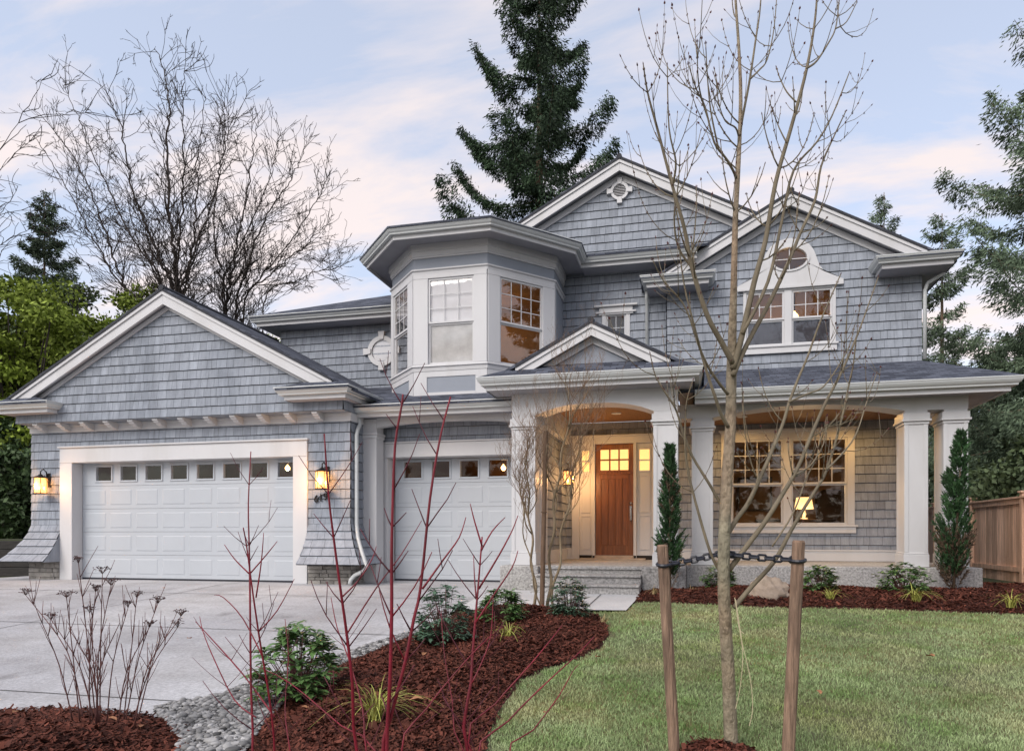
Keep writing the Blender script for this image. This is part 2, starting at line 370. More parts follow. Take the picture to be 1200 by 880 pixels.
# ------------------------------------------------------------------ shingle courses
def clip(poly, convex):
    out = poly
    n = len(convex)
    for i in range(n):
        a, b = convex[i], convex[(i + 1) % n]; inp = out; out = []
        if not inp: return []
        def side(p): return (b[0] - a[0]) * (p[1] - a[1]) - (b[1] - a[1]) * (p[0] - a[0])
        for j in range(len(inp)):
            p, q = inp[j], inp[(j + 1) % len(inp)]; sp, sq = side(p), side(q)
            if sp >= -1e-9: out.append(p)
            if (sp > 1e-9 and sq < -1e-9) or (sp < -1e-9 and sq > 1e-9):
                t = sp / (sp - sq); out.append((p[0] + t * (q[0] - p[0]), p[1] + t * (q[1] - p[1])))
    return out
def shingles(mb, convex, mapf, seed=1, course=.172, v0=0.0, gap=.005, shadow_strip=.010, back=True, wmin=.09, wmax=.23):  # dark backing left bare under each butt stands in for its shadow
    us = [p[0] for p in convex]; vs = [p[1] for p in convex]; u0, u1, va, vb = min(us), max(us), min(vs), max(vs)
    for r in range(math.floor((va - v0) / course), math.ceil((vb - v0) / course)):
        rng = random.Random(seed * 7919 + r); a = v0 + r * course; b = a + course
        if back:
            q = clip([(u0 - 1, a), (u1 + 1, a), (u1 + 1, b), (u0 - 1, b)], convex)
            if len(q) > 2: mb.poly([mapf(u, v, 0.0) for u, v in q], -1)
        u = -20 + rng.random() * .2
        while u < u1:
            w = rng.uniform(wmin, wmax); t = .5 + rng.gauss(0, .2); j = rng.random() * .005
            if u + w > u0:
                q = clip([(u, a + j + shadow_strip), (u + w - gap, a + j + shadow_strip), (u + w - gap, b), (u, b)], convex)
                if len(q) > 2:
                    th = lambda v: .023 - .018 * (v - a) / course
                    mb.poly([mapf(x, y, th(y)) for x, y in q], t)
                    e = [x for x, y in q if abs(y - a - j - shadow_strip) < 1e-6]
                    if len(e) >= 2:
                        x0, x1 = min(e), max(e)
                        z_ = a + j + shadow_strip; mb.poly([mapf(x0, z_, .0), mapf(x1, z_, .0), mapf(x1, z_, .023), mapf(x0, z_, .023)], t)
            u += w
def front(Y): return lambda u, v, n: (u, Y - n, v)
def face_px(X): return lambda u, v, n: (X + n, u, v)       # faces +X, u runs along +Y
def face_nx(X): return lambda u, v, n: (X - n, -u, v)      # faces -X, u runs along -Y
def rect(a, b, c, d): return [(a, c), (b, c), (b, d), (a, d)]
GUT = [(0, 0), (.125, 0), (.128, -.012), (.118, -.03), (.112, -.055), (.092, -.085), (.07, -.105), (.066, -.128), (0, -.13)]
FAS = [(-.03, -.012), (-.003, -.012), (-.003, -.205), (-.03, -.205)]
def gutter(path, house):
    g = MB(); g.sweep(path, GUT); g.build('gutter', CREAM, house)
    f = MB(); f.sweep(path, FAS); f.build('fascia', WHITE, house)

# ================================================================== GROUND
def flat(name, pts, material, dz=0.0, kind='structure'):
    "a sheet that follows the slope; pts in plan, cut where the slope changes"
    mb = MB()
    for lo, hi in ((-300, -1.0), (-1.0, 10.4), (10.4, 300)):
        q = clip(pts, [(-400, lo), (400, lo), (400, hi), (-400, hi)]) if True else pts
        # clip keeps concave outlines correct because the cutting strip is convex
        if len(q) > 2: mb.poly([(x, y, gz(y) + dz) for x, y in q])
    o = mb.build(name, material, None); return tag(o, kind=kind)
flat('ground', [(-300, -200), (300, -200), (300, 300), (-300, 300)], GROUND, -.03)
DR = [(-3.06, 10.4), (-3.10, 10.15), (-3.19, 9.67), (-3.14, 8.76), (-3.12, 8.1), (-3.09, 7.41), (-3.15, 7.06), (-3.27, 6.29), (-3.5, 5.5), (-3.62, 4.98), (-3.72, 4.45), (-3.80, 3.8), (-3.7, 3.2), (-3.5, 2), (-3.4, 0), (-3.4, -3)]
flat('driveway', [(-3.06, 12.3), (-14.2, 12.3), (-14.2, -3)] + DR[::-1], DRIVE, 0)
flat('street', [(-60, -1.4), (-60, -12), (60, -12), (60, -1.4)], mat('asphalt', (.055, .055, .058), .9, .25, 30, bump=.3), .004)
flat('walkway', [(-3.06, 10.4), (-3.19, 9.67), (-3.14, 8.76), (-2.9, 8.55), (-2.4, 8.78), (-1.6, 8.74), (-.86, 8.80), (-.78, 10.05), (-.78, 10.4)], WALK, .006)
flat('walkway_joint', [(-1.42, 8.76), (-1.40, 8.76), (-1.36, 10.1), (-1.38, 10.1)], mat('joint', (.10, .10, .10), .9, .2), .010)
for k, yj in enumerate((9.4, 6.9, 4.4)):
    flat('driveway_joint', [(-14.2, yj - .007), (-3.7 if yj < 5 else -3.2, yj - .007), (-3.7 if yj < 5 else -3.2, yj + .007), (-14.2, yj + .007)], MATS['joint'], .004)
flat('driveway_joint', [(-8.3, -3), (-8.286, -3), (-8.286, 11), (-8.3, 11)], MATS['joint'], .0045)
BEDL = [(-.91, 7.27), (-.98, 7.75), (-1.15, 8.3), (-1.45, 8.68), (-1.97, 8.80), (-2.4, 8.80), (-2.84, 8.55), (-3.02, 8.0), (-3.0, 7.2), (-3.08, 6.4), (-3.18, 5.4), (-3.12, 4.8), (-2.99, 4.4), (-2.85, 3.95), (-2.68, 3.55), (-2.5, 2.9), (-2.3, 1.8), (-2.1, .6), (-.6, .6), (-.75, 1.8), (-1.0, 2.9), (-1.22, 3.7), (-1.33, 4.3), (-1.42, 5.0), (-1.42, 5.45), (-1.30, 5.80), (-1.08, 6.15), (-.93, 6.7)]
LAWN = [(-.6, .6), (-.75, 1.8), (-1.0, 2.9), (-1.22, 3.7), (-1.33, 4.3), (-1.42, 5.0), (-1.42, 5.45), (-1.30, 5.80), (-1.08, 6.15), (-.93, 6.7), (-.91, 7.27), (-.98, 7.75), (-1.15, 8.3), (-1.3, 8.68), (-.86, 8.80), (-.80, 9.55), (-.2, 9.55), (.4, 9.45), (.98, 9.36), (2.06, 9.40), (3.06, 9.33), (3.97, 9.22), (5.0, 9.0), (6.3, 8.7), (6.3, .6)]
flat('lawn', LAWN, TURF, -.012)
BEDR = [(-.80, 9.55), (-.2, 9.55), (.4, 9.45), (.98, 9.36), (2.06, 9.40), (3.06, 9.33), (3.97, 9.22), (5.0, 9.0), (6.25, 8.7), (6.25, 13.0), (4.3, 13.0), (4.5, 11.5), (4.2, 11.55), (-.05, 11.55), (-.05, 10.7), (-.78, 10.7), (-.80, 10.1)]
ISLE = [(-5.9, 3.2), (-5.5, 3.7), (-5.03, 3.97), (-4.42, 4.12), (-3.85, 4.08), (-3.36, 3.92), (-3.05, 3.62), (-2.88, 3.1), (-2.8, 2.2), (-3.0, 1.2), (-5.9, .9)]
PEB = [(-3.64, 4.55), (-3.92, 4.20), (-3.62, 3.98), (-3.25, 3.70), (-2.95, 3.3), (-2.9, 2.4), (-2.8, 1.0), (-2.1, .6), (-2.4, 2.6), (-2.65, 3.55), (-2.85, 3.98), (-3.0, 4.4), (-3.12, 4.9), (-3.16, 5.4), (-3.07, 6.4), (-3.0, 7.2), (-3.0, 8.0), (-3.12, 8.1), (-3.09, 7.41), (-3.15, 7.06), (-3.27, 6.29), (-3.5, 5.5), (-3.62, 4.98)]
def inside(P, poly):
    x, y = P[:, 0], P[:, 1]; r = np.zeros(len(P), bool)
    for (x1, y1), (x2, y2) in zip(poly, poly[1:] + poly[:1]):
        c = (y1 > y) != (y2 > y)
        with np.errstate(divide='ignore', invalid='ignore'): xi = (x2 - x1) * (y - y1) / (y2 - y1 + 1e-12) + x1
        r ^= c & (x < xi)
    return r
def edge_dist(P, poly):
    d = np.full(len(P), 1e9)
    for a, b in zip(poly, poly[1:] + poly[:1]):
        a = np.array(a); b = np.array(b); ab = b - a; t = np.clip(((P - a) @ ab) / (ab @ ab), 0, 1)
        d = np.minimum(d, np.linalg.norm(P - (a + t[:, None] * ab), axis=1))
    return d
def gzn(y): return -0.065 * (10.4 - np.clip(y, -1.0, 10.4))
def mound(P, poly, h, w):
    d = edge_dist(P, poly); s = np.clip(d / w, 0, 1); s = s * s * (3 - 2 * s)
    n = np.sin(P[:, 0] * 5.1 + P[:, 1] * 2.3) * np.sin(P[:, 1] * 4.3 - P[:, 0] * 1.7) * .02
    return gzn(P[:, 1]) + .004 + (h + n) * s
def bed(name, poly, h, w, material, cell=.07):
    xs = [p[0] for p in poly]; ys = [p[1] for p in poly]
    gx = np.arange(min(xs) - cell, max(xs) + cell, cell); gy = np.arange(min(ys) - cell, max(ys) + cell, cell)
    X, Y = np.meshgrid(gx, gy); P = np.stack([X.ravel(), Y.ravel()], 1)
    ins = inside(P, poly); z = np.where(ins, mound(P, poly, h, w), gzn(P[:, 1]) - .025)
    V = np.column_stack([P, z]); nx, ny = len(gx), len(gy)
    i = (np.arange(ny - 1)[:, None] * nx + np.arange(nx - 1)[None, :]).ravel()
    F = np.stack([i, i + 1, i + nx + 1, i + nx], 1); F = F[ins[F].any(1)]
    o = np_mesh(name, V, F, np.full(len(F), .5), material, smooth=True); return tag(o, kind='structure')
bed('mulch_bed', BEDL, .10, .5, MULCH); bed('mulch_bed', BEDR, .08, .5, MULCH); bed('mulch_bed', ISLE, .17, .9, MULCH)
flat('gravel_base', PEB, mat('grit', (.12, .115, .11), .9, .4, 30), .003)

NR = np.random.default_rng(11)
def sample(poly, n, p=1.6, ymin=1.2, near=3.0):
    xs = [q[0] for q in poly]; ys = [q[1] for q in poly]; out = []; tot = 0
    while tot < n:
        P = np.column_stack([NR.uniform(min(xs), max(xs), n * 2), NR.uniform(max(ymin, min(ys)), max(ys), n * 2)])
        keep = NR.random(len(P)) < np.minimum(1, (near / P[:, 1]) ** p)
        P = P[keep]; P = P[inside(P, poly)]; out.append(P); tot += len(P)
    return np.concatenate(out)[:n]
def scatter_chips(polys, name):
    V = []; T = []
    for poly, h, w, n in polys:
        P = sample(poly, n); z = mound(P, poly, h, w); k = len(P)
        a = NR.uniform(0, 6.283, k); ln = NR.gamma(3, .0042, k) + .004; wd = ln * NR.uniform(.16, .45, k); tilt = NR.normal(0, .35, k); roll = NR.normal(0, .4, k)
        dx = np.stack([np.cos(a), np.sin(a), tilt], 1) * ln[:, None]; dy = np.stack([-np.sin(a), np.cos(a), roll], 1) * wd[:, None]
        c = np.column_stack([P, z + .008 + NR.random(k) * .014])
        V.append(np.stack([c - dx - dy, c + dx - dy * .6, c + dx * 1.05 + dy, c - dx * .9 + dy * .8], 1).reshape(-1, 3)); T.append(np.clip(NR.normal(.45, .28, k), 0, 1))
    V = np.concatenate(V); F = np.arange(len(V)).reshape(-1, 4)
    tag(np_mesh(name, V, F, np.concatenate(T), CHIP), kind='stuff')
scatter_chips([(BEDL, .10, .5, 120000), (BEDR, .08, .5, 50000), (ISLE, .17, .9, 50000)], 'mulch_chips')

def grass(poly, n):
    P = sample(poly, n, 1.75, 2.2, 3.4)
    d = edge_dist(P, poly); P = P[NR.random(len(P)) < np.clip(d / .09 + .4 * np.sin(P[:, 0] * 13) * np.sin(P[:, 1] * 11), .2, 1)]; k = len(P)
    far = P[:, 1] / 4.0
    cl = np.sin(P[:, 0] * 3.3 + 1) * np.sin(P[:, 1] * 2.9) * .5 + np.sin(P[:, 0] * 9.7 + P[:, 1] * 7.9) * .3
    h = (.017 + .012 * NR.random(k) + .006 * cl) * (1 + .05 * far); a = NR.uniform(0, 6.283, k); w = .0022 * np.sqrt(far) + .0006
    la = NR.uniform(0, 6.283, k); ln = h * NR.uniform(.2, 1.2, k)
    b = np.column_stack([P, gzn(P[:, 1]) - .010]); s = np.stack([np.cos(a), np.sin(a), np.zeros(k)], 1) * w[:, None]
    mid = b + np.stack([np.cos(la) * ln * .35, np.sin(la) * ln * .35, h * .7], 1); tip = b + np.stack([np.cos(la) * ln, np.sin(la) * ln, h], 1)
    V = np.stack([b - s, b + s, mid + s * .7, mid - s * .7, tip], 1).reshape(-1, 3); i = np.arange(k)[:, None] * 5
    F = np.concatenate([i + np.array([[0, 1, 2]]), i + np.array([[0, 2, 3]]), i + np.array([[3, 2, 4]])])
    t = np.clip(NR.normal(.5, .22, k) + .1 * cl, 0, 1); T = np.concatenate([t, t, t])
    tag(np_mesh('lawn_grass', V, F, T, BLADE), kind='stuff')
TREE_XY = (.24, 4.12)
def ring(c, r, n=20): return [(c[0] + r * math.cos(2 * math.pi * i / n), c[1] + r * math.sin(2 * math.pi * i / n)) for i in range(n)]
grass(LAWN, 340000)

def pebbles():
    import bmesh
    bm = bmesh.new(); bmesh.ops.create_icosphere(bm, subdivisions=2, radius=1); bv = np.array([v.co[:] for v in bm.verts]); bf = np.array([[v.index for v in f.verts] for f in bm.faces]); bm.free()
    P = sample(PEB, 13000, .7, 2.2, 3.2); k = len(P); d = edge_dist(P, PEB)
    r = np.clip(NR.gamma(3, .0028, k) + .005, .006, .034); a = NR.uniform(0, 6.283, k)
    sx = r * NR.uniform(1.0, 1.5, k); sy = r * NR.uniform(.75, 1.05, k); sz = r * NR.uniform(.4, .7, k)
    B = bv[None] * np.stack([sx, sy, sz], 1)[:, None]; B = B * (1 + .10 * np.sin(bv[None] * 3 + a[:, None, None]))
    ca, sa = np.cos(a)[:, None], np.sin(a)[:, None]
    X = B[..., 0] * ca - B[..., 1] * sa; Y = B[..., 0] * sa + B[..., 1] * ca
    V = np.stack([X + P[:, :1], Y + P[:, 1:], B[..., 2] + (gzn(P[:, 1]) + .006 + sz * .6 + NR.random(k) * .02)[:, None]], 2).reshape(-1, 3)
    F = (bf[None] + (np.arange(k) * len(bv))[:, None, None]).reshape(-1, 3)
    T = np.repeat(np.clip(NR.normal(.55, .27, k), 0, 1), len(bf))
    tag(np_mesh('river_pebbles', V, F, T, PEBBLE, smooth=True), kind='stuff')
pebbles()

# ================================================================== HOUSE
house = thing('house', (-2.5, 12.5, 0), 'two storey grey shingle house with white trim, two garage doors and an arched entry porch', 'house')
D = 11.0
def slab(mb, pts, th=.05): mb.prism(pts, (0, 0, -th))
def roof_plane(pts, material, name='roof'):
    mb = MB(); slab(mb, pts); return mb.build(name, material, house)
def gable_roof(xc, zpk, p, wl, wr, yb, yback, cap=True):
    a = roof_plane([(xc, yb, zpk), (xc - wl, yb, zpk - p * wl), (xc - wl, yback, zpk - p * wl), (xc, yback, zpk)], ROOFY)
    b = roof_plane([(xc, yb, zpk), (xc, yback, zpk), (xc + wr, yback, zpk - p * wr), (xc + wr, yb, zpk - p * wr)], ROOFY)
    if cap:
        m = MB(); m.tube([(xc, yb - .015, zpk - .01), (xc, yback, zpk - .01)], .055, 10); m.build('ridge_cap', ROOFEDGE, house)
def rake(xc, zpk, p, wl, wr, yb, yw, h=.26, fr=.15, roofth=.05):
    z0 = zpk - roofth - .002
    for sgn, w in ((-1, wl), (1, wr)):
        m = MB(); X = lambda t: xc + sgn * t
        m.xz([(X(.001), z0), (X(w), z0 - p * w), (X(w), z0 - p * w - h * .75), (X(w - .04), z0 - p * (w - .04) - h), (X(.001), z0 - h)], yb + .03, yb + .07)
        m.xz([(X(.001), z0 + .0), (X(w), z0 - p * w), (X(w), z0 - p * w - .075), (X(.001), z0 - .075)], yb + .005, yb + .028)
        m.build('rake_board', WHITE, house)
        m = MB(); m.xz([(X(.001), z0 - h + .02), (X(w), z0 - p * w - h + .02), (X(w), z0 - p * w - h - fr), (X(.001), z0 - h - fr)], yw - .045, yw - .018)
        m.build('rake_frieze', WHITE, house)
        m = MB(); m.prism([(X(.001), yb + .072, z0 - h + .05), (X(w), yb + .072, z0 - p * w - h + .05), (X(w), yw, z0 - p * w - h + .05), (X(.001), yw, z0 - h + .05)], (0, 0, .02))
        m.build('rake_soffit', SOFFIT, house)
        m = MB(); m.prism([(X(.001), yb - .01, z0 + .03), (X(w), yb - .01, z0 - p * w + .03), (X(w), yb - .01, z0 - p * w - .012), (X(.001), yb - .01, z0 - .012)], (0, .03, 0))
        m.build('drip_edge', ROOFEDGE, house)

# ---- garage wing
GX, GP = -9.61, .53
XL, XR = -13.17, -6.05
w = MB()
shingles(w, rect(XL, -12.43, 1.1, 2.97), front(D), 1); shingles(w, rect(-6.90, XR, 1.1, 2.97), front(D), 1); shingles(w, rect(-12.43, -6.90, 2.64, 2.97), front(D), 1)
shingles(w, rect(D, 11.46, 1.1, 3.2), face_px(XR), 2)
w.box(XL, -12.15, D + .002, D + .25, 0, 3.0); w.box(-7.17, XR - .002, D + .002, D + .25, 0, 3.0); w.box(-12.149, -7.171, D + .002, D + .25, 2.36, 3.0)
w.box(XL + .002, XL + .2, D + .25, 17, 0, 3.3); w.box(XR - .2, XR - .003, D + .25, 12.2, 0, 3.3)
w.build('garage_wall', SHINGLE, house)
gw = MB()
JY = D - .3
zb = lambda x: 5.42 - GP * abs(x - GX) - .05
shingles(gw, [(GX - 3.58, 3.11), (GX + 3.58, 3.11), (GX + 3.58, zb(GX + 3.58)), (GX, zb(GX)), (GX - 3.58, zb(GX - 3.58))], front(JY), 3)
gw.box(GX - 3.58, GX + 3.58, JY + .002, D + .1, 3.105, 3.40); shingles(gw, rect(JY, 11.4, 3.11, 3.4), face_px(GX + 3.58), 4)
gw.build('gable_wall', SHINGLE, house)
m = MB(); m.box(XL - .02, XR + .02, D - .03, D - .005, 2.955, 3.104); m.box(XL - .045, XR + .045, D - .055, D - .031, 3.06, 3.104); m.box(XR + .003, XR + .03, D - .004, 11.44, 2.955, 3.104)
m.build('frieze_board', WHITE, house, bevel=.004)
cp = MB()
prof = [(0, 0), (-.25, 0), (-.25, -.035), (-.215, -.04), (-.205, -.07), (-.15, -.078), (-.135, -.11), (-.07, -.118), (-.06, -.135), (0, -.135)]
x0 = XY(47.7) * 10.85
cp.prism([(x0 - .055, D - .031 + a, 3.103 + z) for a, z in prof], (.11, 0, 0)); c0 = cp.build('corbel', WHITE, house)
dx = (XY(372.7) * 10.85 - x0) / 11
for i in range(1, 12):
    c = c0.copy(); COL.objects.link(c); c.parent = house; c.location = (dx * i, 0, 0)
gable_roof(GX, 5.48, GP, 3.90, 3.90, 10.5, 14.02); rake(GX, 5.48, GP, 3.47, 3.47, 10.5, JY, .25, .06)
for sgn in (-1, 1):
    X = lambda t: GX + sgn * t
    roof_plane([(X(2.46), 10.35, 3.47), (X(3.87), 10.35, 3.47), (X(3.87), JY, 3.47), (X(3.45), JY - .01, 3.66), (X(3.2), JY - .01, 3.66)], ROOFX)
    path = [(X(2.46), 10.475, 3.475), (X(3.75), 10.475, 3.475), (X(3.75), 12.2, 3.475)]
    path = [(X(2.56), JY, 3.475)] + [(X(2.56), 10.475, 3.475)] + path[1:]
    gutter(path if sgn > 0 else path[::-1], house)
    s = MB(); a, b = sorted((X(2.57), X(3.74))); s.box(a, b, 10.48, JY, 3.27, 3.30)
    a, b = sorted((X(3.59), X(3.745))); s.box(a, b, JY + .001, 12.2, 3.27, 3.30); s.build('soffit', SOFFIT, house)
# flared skirts and stone bases
def flare_o(v): t = min(1, max(0, (1.15 - v) / .80)); return .40 * t ** 1.75
def ffront(ua, ub, sgn):
    def f(u, v, n):
        o = flare_o(v); k = (u - ua) / (ub - ua); k = max(0, min(1, k)); return (u + sgn * o * k, D - n - o, v + n * .3)
    return f
def fside(X, ya, yb):
    def f(u, v, n):
        o = flare_o(v); k = max(0, min(1, (yb - u) / (yb - ya))); return (X + n + o, u - o * k, v + n * .3)
    return f
VB = 1.1 - .148 * 5
fl = MB(); kw = dict(course=.148, shadow_strip=.008, v0=1.1, wmin=.12, wmax=.24)
shingles(fl, rect(-6.90, XR, VB, 1.102), ffront(-6.90, XR, 1), 21, **kw); shingles(fl, rect(D, 11.46, VB, 1.102), fside(XR, D, 11.46), 22, **kw)
fl.poly([(-6.90, D, VB + .004), (XR, D, VB + .004), (XR + .4, D - .4, VB + .004), (-6.90, D - .4, VB + .004)]); fl.poly([(XR, D, VB + .004), (XR, 11.46, VB + .004), (XR + .4, 11.46, VB + .004), (XR + .4, D - .4, VB + .004)])
fl.poly([(-6.90, D, 1.1)] + [(-6.90, D - flare_o(v), v) for v in np.linspace(1.1, VB, 12)] + [(-6.90, D, VB)])
fl.build('flared_skirt', SHINGLE, house)
fl = MB()
def fleft(u, v, n):
    o = flare_o(v); k = max(0, min(1, (-12.43 - u) / (-12.43 - XL))); return (u - o * k, D - n - o, v + n * .3)
shingles(fl, rect(XL, -12.43, VB, 1.102), fleft, 23, **kw)
def fls(u, v, n): o = flare_o(v); y = -u; k = max(0, min(1, (11.6 - y) / .6)); return (XL - n - o, y - o * k, v)
shingles(fl, rect(-11.6, -D, VB, 1.102), fls, 24, **kw)
fl.poly([(XL, D, VB + .004), (-12.43, D, VB + .004), (-12.43, D - .4, VB + .004), (XL - .4, D - .4, VB + .004)])
fl.poly([(-12.43, D, 1.1)] + [(-12.43, D - flare_o(v), v) for v in np.linspace(1.1, VB, 12)] + [(-12.43, D, VB)])
fl.build('flared_skirt', SHINGLE, house)
def stone_base(x0, x1, y0, y1, side):
    rng = random.Random(int(x0 * 10)); m = MB(); z = -.02
    m.box(x0 + .01, x1 - .02, y0 + .015, y1, 0, VB + .002, .2)
    while z < VB - .02:
        h = min(rng.choice((.055, .07, .09)), VB - z); x = x0
        while x < x1 - .01:
            l = min(rng.uniform(.12, .42), x1 - x); m.box(x + .004, x + l - .004, y0 - rng.uniform(.0, .03), y0 + .1, z + .003, z + h - .004, rng.random()); x += l
        y = y0
        while side and y < y1 - .01:
            l = min(rng.uniform(.12, .35), y1 - y); m.box(x1 - .1, x1 + rng.uniform(0, .025), y + .004, y + l - .004, z + .003, z + h - .004, rng.random()); y += l
        z += h
    m.build('stone_base', STONE, house, bevel=.006)
stone_base(-6.89, XR + .02, D - .02, 11.45, True); stone_base(XL - .05, -12.44, D - .02, 11.5, False)

def garage_door(xc, width, cols, z0, ztop, Y, wins, winz, name='garage_door', lit=()):
    m = MB(); n = 5; h = (ztop - z0) / n; xa = xc - width / 2; cw = width / cols
    for r in range(n):
        a, b = z0 + r * h + .002, z0 + (r + 1) * h - .003
        if r < n - 1:
            m.box(xa, xa + width, Y, Y + .045, a, b)
            for c in range(cols):
                u0, u1 = xa + c * cw + .055, xa + (c + 1) * cw - .055; v0, v1 = a + .075, b - .075; e = .020; q = Y - .007
                o = [(u0, Y - .0005, v0), (u1, Y - .0005, v0), (u1, Y - .0005, v1), (u0, Y - .0005, v1)]; i_ = [(u0 + e, q, v0 + e), (u1 - e, q, v0 + e), (u1 - e, q, v1 - e), (u0 + e, q, v1 - e)]
                for k in range(4): m.poly([o[k], o[(k + 1) % 4], i_[(k + 1) % 4], i_[k]])
                m.poly(i_)
        else:
            xs = xa
            for (wa, wb) in wins:
                m.box(xs, wa, Y, Y + .045, a, b); m.box(wa, wb, Y, Y + .045, a, winz[0]); m.box(wa, wb, Y, Y + .045, winz[1], b); xs = wb
            m.box(xs, xa + width, Y, Y + .045, a, b)
    d = m.build(name, DOORW, house)
    for wa, wb in wins:
        f = MB(); f.frame(wa - .035, wb + .035, winz[0] - .035, winz[1] + .035, .034, Y - .016, Y - .001); fo = f.build('window_frame', DOORW, d, bevel=.004)
        g = MB(); g.box(wa, wb, Y + .015, Y + .022, winz[0], winz[1]); g.build('pane', GLASSG, d)
    s = MB(); s.box(xa, xa + width, Y - .004, Y + .04, z0 - .03, z0); s.build('bottom_seal', BLACKP, d)
    return d
gwins = []
for k in range(8):
    c = XY(122.0) * 11.2 + (XY(336.0) * 11.2 - XY(122.0) * 11.2) * k / 7; gwins.append((c - .18, c + .18))
garage_door(-9.66, 4.94, 8, .035, 2.345, 11.2, gwins, (1.99, 2.265))
m = MB(); m.box(-12.43, -12.13, D - .045, D + .20, 0, 2.335); m.box(-7.19, -6.90, D - .045, D + .20, 0, 2.335); m.box(-12.43, -6.90, D - .045, D + .20, 2.338, 2.63)
m.box(-12.46, -6.87, D - .075, D - .001, 2.632, 2.665); m.build('garage_casing', WHITE, house, bevel=.005)
def room(x0, x1, y0, y1, z0, z1, material, name='interior_room'):
    m = MB(); m.poly([(x0, y1, z0), (x1, y1, z0), (x1, y1, z1), (x0, y1, z1)])
    for a, b in ((x0, x1),):
        m.poly([(a, y0, z0), (a, y1, z0), (a, y1, z1), (a, y0, z1)]); m.poly([(b, y0, z0), (b, y1, z0), (b, y1, z1), (b, y0, z1)])
    m.poly([(x0, y0, z0), (x1, y0, z0), (x1, y1, z0), (x0, y1, z0)]); m.poly([(x0, y0, z1), (x1, y0, z1), (x1, y1, z1), (x0, y1, z1)])
    return m.build(name, material, house)
room(-12.9, -6.3, 11.3, 13.9, .05, 2.9, INTDARK)

# ---- single garage bay
m = MB(); m.box(-6.06, -5.77, 11.45, 11.75, 0, 3.06); po = m.build('pilaster', WHITE, house, bevel=.006)
c = MB(); c.box(-6.045, -5.735, 11.415, 11.76, 2.76, 2.80); c.box(-6.045, -5.75, 11.43, 11.755, 2.70, 2.759); c.build('capital', WHITE, po, bevel=.006)
def arch(x0, x1, y0, y1, ztop, zs, rise, e=2.4, name='arch_beam', xa=None, xb=None):
    xa = x0 if xa is None else xa; xb = x1 if xb is None else xb
    xc, hw = (x0 + x1) / 2, (x1 - x0) / 2
    pts = [(xa, ztop), (xa, zs)] if xa < x0 else [(x0, ztop)]
    for k in range(33):
        t = -1 + 2 * k / 32; pts.append((xc + hw * t, zs + rise * (1 - abs(t) ** e)))
    pts += [(xb, zs), (xb, ztop)] if xb > x1 else [(x1, ztop)]
    m = MB(); m.xz(pts[::-1], y0, y1); return m.build(name, WHITE, house)
arch(-5.77, -2.99, 11.46, 11.62, 3.07, 2.90, .085)
w = MB(); shingles(w, rect(-6.0, -2.6, 2.66, 3.1), front(11.85), 5); w.box(-6.0, -2.6, 11.852, 11.95, 2.5, 3.1); w.build('wall', SHINGLE, house)
m = MB(); m.box(-5.97, -5.725, 11.81, 12.13, 0, 2.372); m.box(-5.97, -2.7, 11.81, 12.13, 2.375, 2.64); m.box(-5.99, -2.7, 11.785, 11.82, 2.642, 2.672); m.box(-3.24, -2.7, 11.81, 12.13, 0, 2.372); m.build('garage_casing', WHITE, house, bevel=.005)
gw2 = [(-5.345 + .577 * k - .178, -5.345 + .577 * k + .178) for k in range(4)]
garage_door(-4.48, 2.48, 4, .035, 2.375, 12.15, gw2, (2.01, 2.32))
room(-5.7, -3.0, 12.25, 13.9, .05, 2.9, INTDARK)
gutter([(-6.06, 11.175, 3.255), (-2.9, 11.175, 3.255)], house)
s = MB(); s.box(-6.05, -2.9, 11.18, 11.84, 3.072, 3.095); s.build('soffit', SOFFIT, house)
roof_plane([(-7.6, 11.05, 3.25), (-2.4, 11.05, 3.25), (-2.4, 14.02, 4.26), (-7.6, 14.02, 4.26)], ROOFX)
fl = MB(); 0 and fl.prism([(-5.80, 11.60, 3.452), (-5.62, 11.66, 3.475), (-6.9, 13.9, 4.236), (-7.08, 13.95, 4.253)], (0, 0, .012))
ds = MB()
def downspout(pts, r=.036):
    m = MB(); m.tube(pts, r, 8); m.build('downspout', CREAM, house, smooth=True)
downspout([(-6.02, 11.25, 3.13), (-6.02, 11.25, 3.02), (-5.985, 11.22, 2.92), (-5.985, 11.13, 2.80), (-5.985, 11.10, 2.70), (-5.985, 11.10, 1.10), (-5.93, 11.04, .86), (-5.80, 10.93, .62), (-5.60, 10.76, .34), (-5.66, 10.74, .26), (-5.86, 10.80, .18), (-5.93, 10.79, .10), (-5.94, 10.77, .02)])

# ---- left upper wing
w = MB(); UY = 14.0
shingles(w, rect(-9.5, -5.6, 3.6, 5.72), front(UY), 6); w.box(-9.5, -5.6, UY + .003, UY + .1, 3.6, 5.9); w.box(-9.5, -9.4, UY + .1, 20, 3.3, 5.9); w.build('wall', SHINGLE, house)
gutter([(-9.85, 19, 5.91), (-9.85, 13.575, 5.91), (-6.0, 13.575, 5.91)], house)
s = MB(); s.box(-9.84, -5.6, 13.58, UY, 5.70, 5.72); s.box(-9.84, -9.5, UY + .001, 19, 5.70, 5.72); s.build('soffit', SOFFIT, house)
k = 3.2
roof_plane([(-9.95, 13.45, 5.91), (-5.0, 13.45, 5.91), (-5.0, 13.45 + k, 5.91 + .48 * k), (-9.95 + k, 13.45 + k, 5.91 + .48 * k)], ROOFX)
roof_plane([(-9.95, 13.45, 5.91), (-9.95 + k, 13.45 + k, 5.91 + .48 * k), (-9.95 + k, 20, 5.91 + .48 * k), (-9.95, 20, 5.91)], ROOFY)
